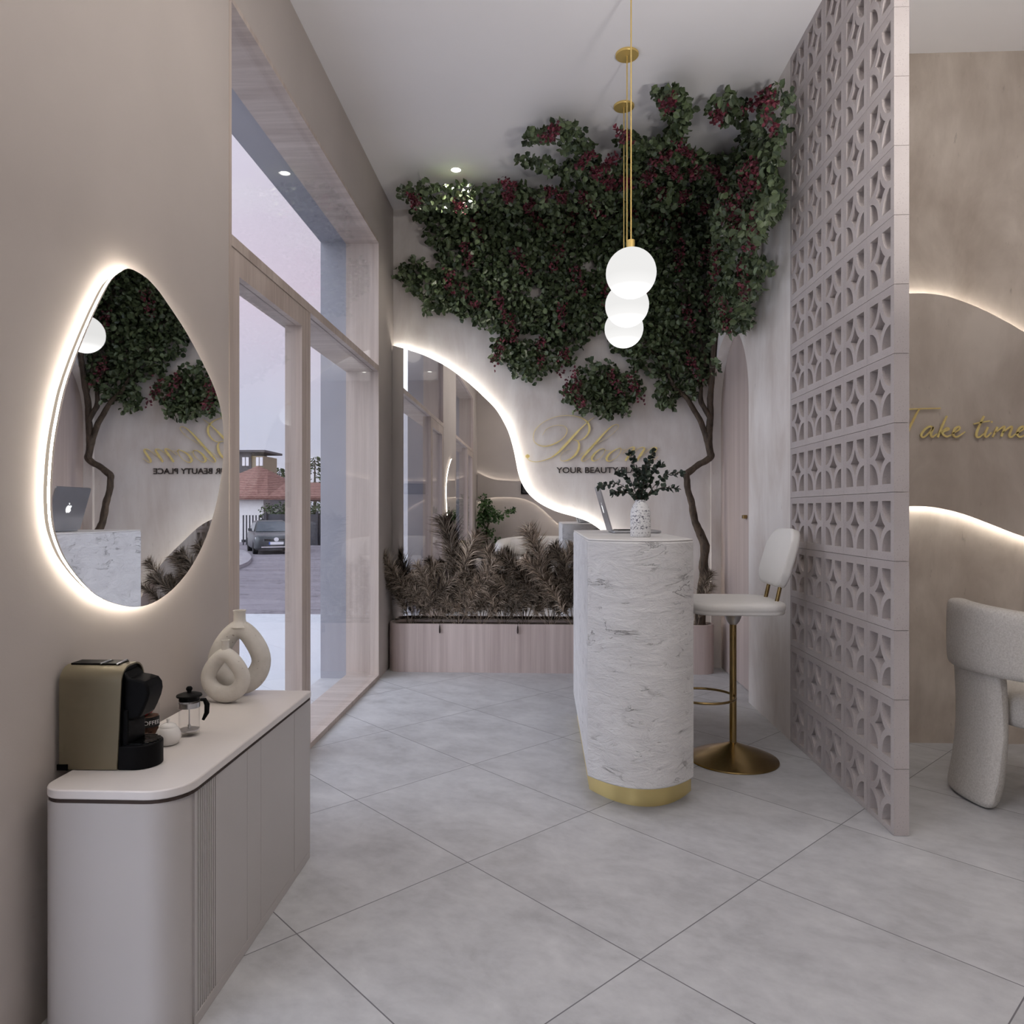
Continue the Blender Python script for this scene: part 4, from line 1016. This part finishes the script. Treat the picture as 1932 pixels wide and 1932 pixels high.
tt = [([(760, 942), (800, 940), (880, 938), (952, 937)], [5, 5, 5, 5]), ([(828, 940), (812, 965), (795, 1000), (775, 1040), (762, 1075), (755, 1105)], [5, 8, 9, 9, 8, 5]),
      ([(908, 1052), (885, 1046), (855, 1068), (838, 1098), (852, 1109), (882, 1085), (908, 1052), (895, 1092), (904, 1108), (930, 1090)], [8, 8, 9, 9, 7, 6, 8, 9, 8, 4]),
      ([(988, 983), (962, 1040), (935, 1110)], [7, 9, 8]), ([(945, 1088), (985, 1056), (998, 1064), (962, 1082), (985, 1106), (1015, 1095)], [5, 7, 8, 8, 8, 4]),
      ([(1022, 1088), (1060, 1064), (1058, 1048), (1036, 1060), (1025, 1092), (1045, 1109), (1095, 1078)], [5, 7, 8, 9, 9, 7, 4]),
      ([(1205, 985), (1175, 1048), (1160, 1098), (1175, 1111), (1205, 1088)], [7, 9, 9, 7, 4]), ([(1145, 1032), (1190, 1022), (1238, 1014)], [5, 6, 5]),
      ([(1228, 1050), (1210, 1095), (1220, 1109), (1248, 1083)], [7, 9, 7, 4]), ([(1246, 1020), (1254, 1020)], [7, 7]),
      ([(1255, 1110), (1283, 1050)], [7, 8]), ([(1268, 1085), (1315, 1050), (1322, 1058), (1305, 1108)], [4, 7, 9, 8]), ([(1312, 1085), (1358, 1050), (1366, 1058), (1352, 1100), (1365, 1110), (1392, 1088)], [4, 7, 9, 9, 7, 4]),
      ([(1392, 1090), (1432, 1064), (1430, 1048), (1408, 1062), (1398, 1094), (1418, 1110), (1466, 1080)], [5, 7, 8, 9, 9, 7, 4])]
tk = thing('gold_phrase_sign', (q0.x + .4, YS - .055, 1.55), 'gold handwritten phrase Take time on the wavy wall panel', 'sign')
link_mesh('lettering', stroke_mesh([(p_, [w_ * 1.45 for w_ in q_]) for p_, q_ in tt], k2, .006, lambda p: Vector((q0.x + p.x, 3.802 - p.z, q0.z + p.y)), 'lettering'), M['gold_paint'], tk)
sd = MB()
for (x, y) in ((812, 965), (860, 1062), (960, 1045), (1040, 1058), (1175, 1048), (1215, 1085), (1310, 1060), (1410, 1062)):
    sd.tube([(q0.x + x * k2, 3.804, q0.z - y * k2), (q0.x + x * k2, YS - .055, q0.z - y * k2)], .0014, 6)
sd.build('standoff_pins', M['gold'], tk)

# ------------------------------------------------------------------ armchair
AC = Vector((2.16, 3.15, 0))
ch = thing('armchair', AC, 'cream boucle tub armchair with slab legs beside the breeze block screen', 'armchair')
def band(a0, a1, rad, th, z0f, z1f, name, n=30, m=16, rshift=None):
    mb = MB(); vs = []
    for i in range(n + 1):
        a = math.radians(a0 + (a1 - a0) * i / n); e_ = min(i, n - i) / n
        cap = min(1, (e_ / .035)) if e_ < .035 else 1; cap = math.sqrt(max(0.0, 1 - (1 - cap) ** 2)) * .999 + .001
        z0, z1 = z0f(a), z1f(a); zc = (z0 + z1) / 2; hz2 = (z1 - z0) / 2
        for k in range(m):
            b = 2 * PI * k / m; cb, sb_ = math.cos(b), math.sin(b)
            ex = math.copysign(abs(cb) ** .45, cb) * th / 2; ez = math.copysign(abs(sb_) ** .35, sb_) * hz2
            rr = rad + ex * (.4 + .6 * cap) + (rshift(zc + ez) if rshift else 0)
            vs.append(AC + Vector((rr * math.cos(a), rr * math.sin(a), zc + ez * (.86 + .14 * cap))))
    fs = [(i * m + k, i * m + (k + 1) % m, (i + 1) * m + (k + 1) % m, (i + 1) * m + k) for i in range(n) for k in range(m)]
    fs += [tuple(range(m - 1, -1, -1)), tuple(n * m + k for k in range(m))]
    mb.add(vs, fs); return mb.build(name, M['boucle'], ch, smooth=180, sub=1)
band(153, 395, .365, .095, lambda a: .535, lambda a: .80 + .03 * math.cos(a - math.radians(150)), 'backrest')
for a0, a1 in ((157, 207), (250, 295), (345, 392)):
    band(a0, a1, .348, .085, lambda a: .0, lambda a: .60, 'leg', 10, 24, rshift=lambda z: -.02 * math.sin(PI * min(1, max(0, z / .6))) + .03 * max(0, (.2 - z)) / .2)
stp = MB(); cxs, cys = AC.x + .03, AC.y
stack(stp, ellipse(cxs, cys, .315, .315, 40), [(.90, .325), (.97, .335), (1.0, .36), (1.0, .405), (.98, .435), (.93, .45), (.7, .458), (.3, .46)])
stp.build('seat_cushion', M['boucle'], ch, smooth=60)

# ------------------------------------------------------------------ behind the camera (seen in the wave mirror)
led_panel('lounge_wave_panel', [(-1.165, 1.915), (-1.02, 1.84), (-.849, 1.785), (-.559, 1.760), (-.2, 1.757), (.3, 1.76), (.8, 1.80), (1.2, 1.90)], [(-1.165, 1.374), (-1.0, 1.44), (-.752, 1.47), (-.414, 1.451), (-.2, 1.385), (-.029, 1.277), (.13, 1.13), (.288, .988), (.6, .80), (1.2, .70)], YR, 1, 'wavy beige wall panel with two glowing edges seen in the wave mirror', M['paint'])
pf = thing('picture_frame', (-.13, YR + .06, 1.52), 'dark framed picture seen in the wave mirror above the sofa', 'picture')
MB().prism([(-.38, 1.52), (.12, 1.52), (.12, 1.712), (-.38, 1.712)], 'y', YR + .056, YR + .08).build('frame', M['black'], pf)
MB().box(-.355, .095, YR + .08, YR + .082, 1.545, 1.69).build('print', M['art'], pf)
sf = thing('sofa', (.05, -1.25, 0), 'rounded white boucle sofa seen in the wave mirror', 'sofa')
path = [(-.68, -.80), (-.70, -1.05), (-.64, -1.32), (-.44, -1.50), (-.2, -1.56), (.3, -1.56), (.62, -1.50), (.84, -1.32), (.90, -1.05), (.88, -.80)]
pp = spline([(x, y, 0) for x, y in path], 6); mb = MB(); vs = []; m = 16; n = len(pp)
for i, p in enumerate(pp):
    a = pp[max(0, i - 1)]; b = pp[min(n - 1, i + 1)]; t = (b - a).normalized(); nn = Vector((-t.y, t.x, 0))
    e_ = min(i, n - 1 - i) / 6; k_ = math.sqrt(max(0.02, 1 - (1 - min(1, e_)) ** 2)); top = .62 + .16 * math.sin(PI * i / (n - 1)) ** .5
    for k in range(m):
        c_, s_ = math.cos(2 * PI * k / m), math.sin(2 * PI * k / m)
        ex = math.copysign(abs(c_) ** .5, c_) * .11 * k_; ez = math.copysign(abs(s_) ** .45, s_) * (top - .06) / 2
        vs.append(p + nn * ex + Vector((0, 0, .06 + (top - .06) / 2 + ez)))
mb.add(vs, [(i * m + k, i * m + (k + 1) % m, (i + 1) * m + (k + 1) % m, (i + 1) * m + k) for i in range(n - 1) for k in range(m)] + [tuple(range(m - 1, -1, -1)), tuple((n - 1) * m + k for k in range(m))])
mb.build('back', M['boucle_white'], sf, smooth=180)
sc = MB(); cxs, cys = .05, -1.12; stack(sc, rrect(-.60, .80, -1.46, -.74, .2, 8), [(.93, .06), (.98, .08), (1, .14), (1, .38), (.98, .42), (.9, .44), (.3, .45)])
sc.build('seat', M['boucle_white'], sf, smooth=60)
for i, (x, nm) in enumerate(((-.45, 'plump white cushion at the window end of the mirrored sofa'), (.55, 'plump white cushion at the salon end of the mirrored sofa'))):
    c_ = MB().sphere((x, -1.33, .60), .16, 20, (1.0, .5, .95)); tag(c_.build('cushion', M['boucle_white'], None, smooth=180, origin=(x, -1.33, .60)), nm, 'cushion', 'sofa cushions')
PT = Vector((-.98, -1.50, 0))
pt = thing('potted_tree', PT, 'leafy green tree in a dark pot in the corner seen in the mirror', 'potted tree')
MB().lathe([(.115, 0), (.12, .01), (.135, .40), (.125, .40), (.12, .37), (.001, .37)], 32, PT).build('pot', M['pot'], pt, smooth=40)
MB().tube(spline([PT + Vector(q) for q in ((0, 0, .36), (.02, .01, .6), (-.01, .0, .8), (.03, 0, 1.0), (.0, 0, 1.25))], 5), .012, 8).build('trunk', M['bark'], pt, smooth=60)
lf = MB(); random.seed(21)
for c_, r_, n in (((-.02, 0, 1.38), .12, 110), ((.0, .02, 1.18), .20, 330), ((-.12, .05, 1.05), .13, 120), ((.20, .05, 1.12), .12, 90), ((.36, .05, 1.20), .07, 36), ((.46, .05, 1.23), .05, 22), ((.02, 0, .85), .13, 70), ((.18, 0, .72), .08, 30), ((-.1, 0, .72), .1, 40)):
    for _ in range(n):
        p = PT + Vector(c_) + rnd_dir() * r_ * R() ** .5
        if p.x < XL + .04 or p.y < YR + .08: continue
        leafquad(lf, p, rnd_dir() + Vector((0, 0, -.4)), rnd_dir(), U(.04, .065), U(.03, .045))
lf.build('foliage', M['leaf_indoor'], pt)

# ------------------------------------------------------------------ outside
MB().box(-14, XO, -9, 8.46, -.12, -.002).build('terrace', M['terrace'])['kind'] = 'structure'
MB().box(-70, 30, -20, 120, -.75, -.65).build('street', M['asphalt'])['kind'] = 'structure'
GZ = -.65
# kerb island
kp = [(-17.2, 31.6), (-16.4, 28.9), (-14.9, 26.8), (-13.2, 25.6), (-12.0, 24.2), (-11.5, 22.4), (-11.7, 20.8), (-12.6, 19.6), (-14.2, 19.0), (-18, 18.4)]
def gp(u, v): return at_z(u, v, GZ)
ka = spline([tuple(gp(u, v)) for u, v in ((430, 1044), (455, 1042), (468, 1048), (474, 1056), (470, 1064), (460, 1070), (440, 1077), (415, 1084))], 6)
inn_ = [(p.x, p.y) for p in ka]
MB().prism(inn_ + [(-24, ka[-1].y), (-24, ka[0].y)], 'z', GZ + .001, GZ + .12).build('path', M['kerb'])['kind'] = 'structure'
# car
CC = Vector((-12.55, 33.2, GZ)); ca = math.radians(27)
car = thing('car', CC, 'dark grey hatchback parked facing the shop on the street outside', 'car')
CMAT = Matrix.Translation(CC) @ Matrix.Rotation(ca, 4, 'Z')
def cw(x, y, z): return CMAT @ Vector((x, y, z))     # x across, y to the rear, z up
def loft(secs, name, mat, parent=car, smooth=60, sub=0):
    n = len(secs[0]); mb = MB(); vs = [cw(*p) for s in secs for p in s]
    fs = [(i * n + k, i * n + (k + 1) % n, (i + 1) * n + (k + 1) % n, (i + 1) * n + k) for i in range(len(secs) - 1) for k in range(n)]
    fs += [tuple(range(n - 1, -1, -1)), tuple((len(secs) - 1) * n + k for k in range(n))]
    mb.add(vs, fs); return mb.build(name, mat, parent, smooth=smooth, sub=sub)
def csec(y, hw, z0, z1, r=.12): return [(x, y, z) for x, z in rrect(-hw, hw, z0, z1, [r, r, r * .6, r * .6], 4)]
loft([csec(-2.12, .70, .30, .62), csec(-2.08, .82, .22, .74, .14), csec(-1.9, .88, .20, .82, .16), csec(-1.5, .90, .20, .88, .18), csec(-.95, .90, .20, .96, .2), csec(0, .91, .2, .98, .2), csec(1.2, .90, .2, .98, .2), csec(1.9, .87, .24, .98, .2), csec(2.1, .75, .32, .9, .2)], 'body', M['car_paint'])
loft([[(x * k, y_, z) for x, k, y_, z in ((-.78, 1, -.95, .94), (.78, 1, -.95, .94), (.80, 1, 2.0, .94), (-.80, 1, 2.0, .94))], [(-.60, -.05, 1.42), (.60, -.05, 1.42), (.62, 1.6, 1.40), (-.62, 1.6, 1.40)], [(-.52, .10, 1.47), (.52, .10, 1.47), (.54, 1.45, 1.45), (-.54, 1.45, 1.45)]], 'cabin', M['car_paint'], smooth=30)
def quad(pts, name, mat, off=(0, 0, 0), th=.02, parent=car):
    p = [cw(*q) for q in pts]; nn = (p[1] - p[0]).cross(p[2] - p[0]).normalized() * th
    mb = MB(); mb.add([a + nn for a in p] + [a - nn for a in p], [(0, 1, 2, 3), (7, 6, 5, 4)] + [(i, i + 4, (i + 1) % 4 + 4, (i + 1) % 4) for i in range(4)]); return mb.build(name, mat, parent)
quad([(-.72, -.90, .97), (.72, -.90, .97), (.56, -.10, 1.39), (-.56, -.10, 1.39)], 'windscreen', M['car_glass'])
for s in (-1, 1): quad([(s * .80, -.7, .99), (s * .80, 1.5, .99), (s * .625, 1.3, 1.36), (s * .625, .05, 1.37)], 'side_window', M['car_glass'], th=.012)
for s in (-1, 1): loft([[(s * .52, -2.10, .60), (s * .84, -1.99, .60), (s * .86, -1.90, .74), (s * .50, -2.06, .70)], [(s * .52, -2.13, .60), (s * .84, -2.03, .60), (s * .86, -1.94, .74), (s * .50, -2.09, .70)]], 'headlight', M['lamp_glass'], smooth=30)
quad([(-.5, -2.125, .61), (.5, -2.125, .61), (.5, -2.11, .67), (-.5, -2.11, .67)], 'grille', M['black_gloss'])
quad([(-.62, -2.135, .30), (.62, -2.135, .30), (.62, -2.125, .345), (-.62, -2.125, .345)], 'bumper_trim', M['chrome'])
em = MB(); n = 18; em.add([cw(.10 * math.cos(2 * PI * k / n), -2.15 + d, .655 + .09 * math.sin(2 * PI * k / n)) for d in (0, .04) for k in range(n)], [tuple(range(n)), tuple(range(2 * n - 1, n - 1, -1))] + [(i, i + n, (i + 1) % n + n, (i + 1) % n) for i in range(n)]); em.build('emblem', M['plate_white'], car)
quad([(-.26, -2.15, .43), (.30, -2.15, .43), (.30, -2.15, .55), (-.26, -2.15, .55)], 'number_plate', M['plate_white'], th=.008)
quad([(-.31, -2.15, .43), (-.262, -2.15, .43), (-.262, -2.15, .55), (-.31, -2.15, .55)], 'plate_band', M['plate_blue'], th=.008)
for s in (-1, 1):
    loft([[(s * .86, -.62, .98), (s * 1.04, -.60, 1.0), (s * 1.04, -.60, 1.12), (s * .88, -.62, 1.12)], [(s * .86, -.48, .98), (s * 1.02, -.46, 1.0), (s * 1.02, -.46, 1.12), (s * .88, -.48, 1.12)]], 'wing_mirror', M['car_paint'], smooth=30)
    for y in (-1.35, 1.35):
        wh = MB(); n = 20; wh.add([cw(s * x, y + .32 * math.cos(2 * PI * k / n), .32 + .32 * math.sin(2 * PI * k / n)) for x in (.70, .90) for k in range(n)], [tuple(range(n)), tuple(range(2 * n - 1, n - 1, -1))] + [(i, i + n, (i + 1) % n + n, (i + 1) % n) for i in range(n)])
        wh.build('wheel', M['tyre'], car, smooth=40)
# house with hipped red roof
D = 44.0
def hp(u, v, y=D): return at_y(u, v, y)
HX0, HX1 = hp(330, 960).x, hp(497, 960).x
ez_ = hp(480, 937).z; hs = thing('house', ((HX0 + HX1) / 2, D + 3, GZ), 'white house with red hipped tile roof behind the parked car', 'house')
MB().box(HX0, HX1, D, D + 7, GZ, ez_ + .05).build('wall', M['house_white'], hs)
rx0, rx1 = HX0 - 1, hp(640, 960).x; rz = hp(480, 872, D + 4).z
hip = hp(484, 880, D + 3.6)
sil = [hp(u, v, D + 3.6) for u, v in ((330, 905), (452, 893), (486, 879), (505, 886), (540, 909), (660, 912))]
eav = [Vector((p.x * (D - .5) / (D + 3.6) if 0 < k < 5 else (rx0 if k == 0 else rx1), D - .5, ez_)) for k, p in enumerate(sil)]
bak = [Vector((p.x, D + 8, ez_)) for p in eav]; low = [p - Vector((0, 0, .18)) for p in eav]; lowb = [p - Vector((0, 0, .18)) for p in bak]
n = 6; fs = []
for k in range(n - 1):
    fs += [(k, k + 1, n + k + 1, n + k), (n + k, n + k + 1, 2 * n + k + 1, 2 * n + k), (3 * n + k, 3 * n + k + 1, k + 1, k), (2 * n + k, 2 * n + k + 1, 4 * n + k + 1, 4 * n + k), (3 * n + k + 1, 3 * n + k, 4 * n + k, 4 * n + k + 1)]
fs += [(0, n, 2 * n, 4 * n, 3 * n), (n - 1, 4 * n - 1, 5 * n - 1, 3 * n - 1, 2 * n - 1)]
rf = MB().add(eav + sil + bak + low + lowb, fs)
rf.build('roof', M['roof'], hs)
up = MB(); u0, u1 = hp(430, 870, D + 4.2).x, hp(474, 870, D + 4.2).x
z0, z1 = hp(460, 886, D + 4.2).z, hp(460, 853, D + 4.2).z
up.box(u0, u1, D + 4.2, D + 7, z0 - 1, z1); up.build('upper_storey', M['house_dark'], hs)
up = MB(); u2 = hp(498, 870, D + 4.4).x; up.box(u1, u2, D + 4.3, D + 6.8, z0 - 1, z1 - .25); up.build('bay', plain('ochre_cladding', (.36, .30, .20), .8), hs)
MB().box(u0 - .3, u2 + .25, D + 3.9, D + 7.2, z1 - .02, z1 + .12).build('eaves', M['house_dark'], hs)
for a, b in ((458, 463), (465, 470), (484, 489), (491, 496)):
    xa_, xb_ = hp(a, 870, D + 4.2).x, hp(b, 870, D + 4.2).x; MB().box(xa_, xb_, D + 4.1, D + 4.22, z0 + .25, z1 - .35).build('window', M['plate_white'], hs)
# carport wall, fence and hedge
fx0, fx1 = hp(497, 990, 40).x, hp(690, 990, 40).x
fc = thing('garden_fence', ((fx0 + fx1) / 2, 40, GZ), 'charcoal boarded garden fence on the far side of the street', 'fence')
ft = at_y(520, 970, 40).z
MB().box(fx0, fx1, 40, 40.12, GZ, ft).build('boards', M['fence'], fc)
for a, b in ((500, 503), (545, 549), (596, 600), (640, 644)):
    MB().box(hp(a, 990, 39.9).x, hp(b, 990, 39.9).x, 39.85, 40.0, GZ, ft + .12).build('post', M['fence'], fc)
gt = thing('garden_gate', (hp(475, 980, 40.2).x, 40.2, GZ), 'low dark slatted gate between white house wall and fence', 'gate')
for a in range(458, 496, 6):
    MB().box(hp(a, 990, 40.2).x, hp(a + 2, 990, 40.2).x, 40.18, 40.24, GZ, at_y(480, 972, 40.2).z).build('bar', M['fence'], gt)
MB().box(hp(455, 990, 40.2).x, hp(497, 990, 40.2).x, 40.24, 40.3, GZ + .15, GZ + .3).build('rail', M['fence'], gt)
def leafy(name, label, cat, blobs_, size, mat, loc, n_each):
    mb = MB()
    for c_, r_ in blobs_:
        for _ in range(n_each):
            leafquad(mb, Vector(c_) + Vector([a * b for a, b in zip(rnd_dir(), r_)]) * R() ** .4, rnd_dir(), rnd_dir(), size * U(.7, 1.3), size * U(.6, 1))
    return tag(mb.build(name, mat, None, origin=loc), label, cat)
hb = [((hp(u, 958, 41).x, 41, (at_y(u, 950, 41).z + GZ) / 2), (.55, .35, (at_y(u, 950, 41).z - GZ) / 2 + .05)) for u in range(503, 640, 12)]
leafy('hedge', 'clipped green hedge behind the charcoal fence', 'hedge', hb, .13, M['hedge'], (fx0, 41, GZ), 420)
def conifer(u, vtop, vbot, y, label, w_):
    base = at_y(u, vbot, y); top = at_y(u, vtop, y); t = thing('conifer', (base.x, y, GZ), label, 'tree')
    MB().tube([(base.x, y, GZ), (base.x, y, top.z - .3)], [.2, .04], 8).build('trunk', M['bark'], t)
    mb = MB(); H = top.z - base.z
    for _ in range(320):
        k = R(); r_ = w_ * (1 - k) * U(.3, 1) + .1; a = U(0, 2 * PI); p = Vector((base.x + r_ * math.cos(a), y + r_ * math.sin(a), base.z + k * H)); leafquad(mb, p, Vector((math.cos(a), math.sin(a), -.3)), rnd_dir(), .42, .15)
    mb.build('foliage', M['hedge'], t)
conifer(594, 862, 960, 58, 'tall loose conifer beyond the roofs', 1.3)
conifer(528, 883, 960, 70, 'small dark conifer tip above the red roof', 1.1)

# ------------------------------------------------------------------ parts that look unlike the rest of their thing
PL = {('reception_counter', 'plinth'): 'satin gold base', ('coffee_machine', 'shell'): 'champagne metal side shell', ('coffee_machine', 'drip_tray'): 'round black drip tray', ('coffee_machine', 'brew_head'): 'rounded black brew head', ('coffee_machine', 'lever'): 'thin steel lever',
      ('bar_stool', 'seat'): 'white padded seat', ('bar_stool', 'backrest'): 'white padded backrest', ('bar_stool', 'base'): 'conical brass foot', ('bar_stool', 'swivel_mount'): 'grey steel swivel mount', ('globe_pendant', 'globe'): 'glowing white globe', ('globe_pendant', 'rod'): 'thin gold rod', ('globe_pendant', 'ceiling_rose'): 'round gold ceiling plate',
      ('cafetiere', 'lid'): 'black lid with round knob', ('cafetiere', 'handle'): 'curved black handle', ('coffee_jar', 'label'): 'black label with white lettering', ('climbing_tree', 'trunk'): 'dark twisted trunk', ('climbing_tree', 'foliage'): 'dense green foliage', ('climbing_tree', 'blossom_cluster'): 'crimson blossom cluster',
      ('credenza', 'shadow_line'): 'dark strip painted in as the shade line under the top', ('credenza', 'fluted_door'): 'finely fluted door', ('teardrop_mirror', 'led_strip'): 'glowing warm strip', ('wave_mirror', 'led_strip'): 'glowing strip along the wave edge', ('salon_wave_panel', 'led_strip'): 'glowing strip', ('pampas_clump', 'cattail'): 'dark brown cattail', ('pampas_clump', 'drooping_cattail'): 'dark cattail hanging over the planter rim',
      ('laptop', 'lid'): 'grey metal lid with lit mark', ('car', 'number_plate'): 'white number plate', ('car', 'windscreen'): 'dark windscreen', ('house', 'roof'): 'red tiled roof'}
for o in bpy.data.objects:
    if o.parent is not None and o.type == 'MESH':
        k = (o.parent.name.split('.')[0], o.name.split('.')[0])
        if k in PL: o['label'] = PL[k]
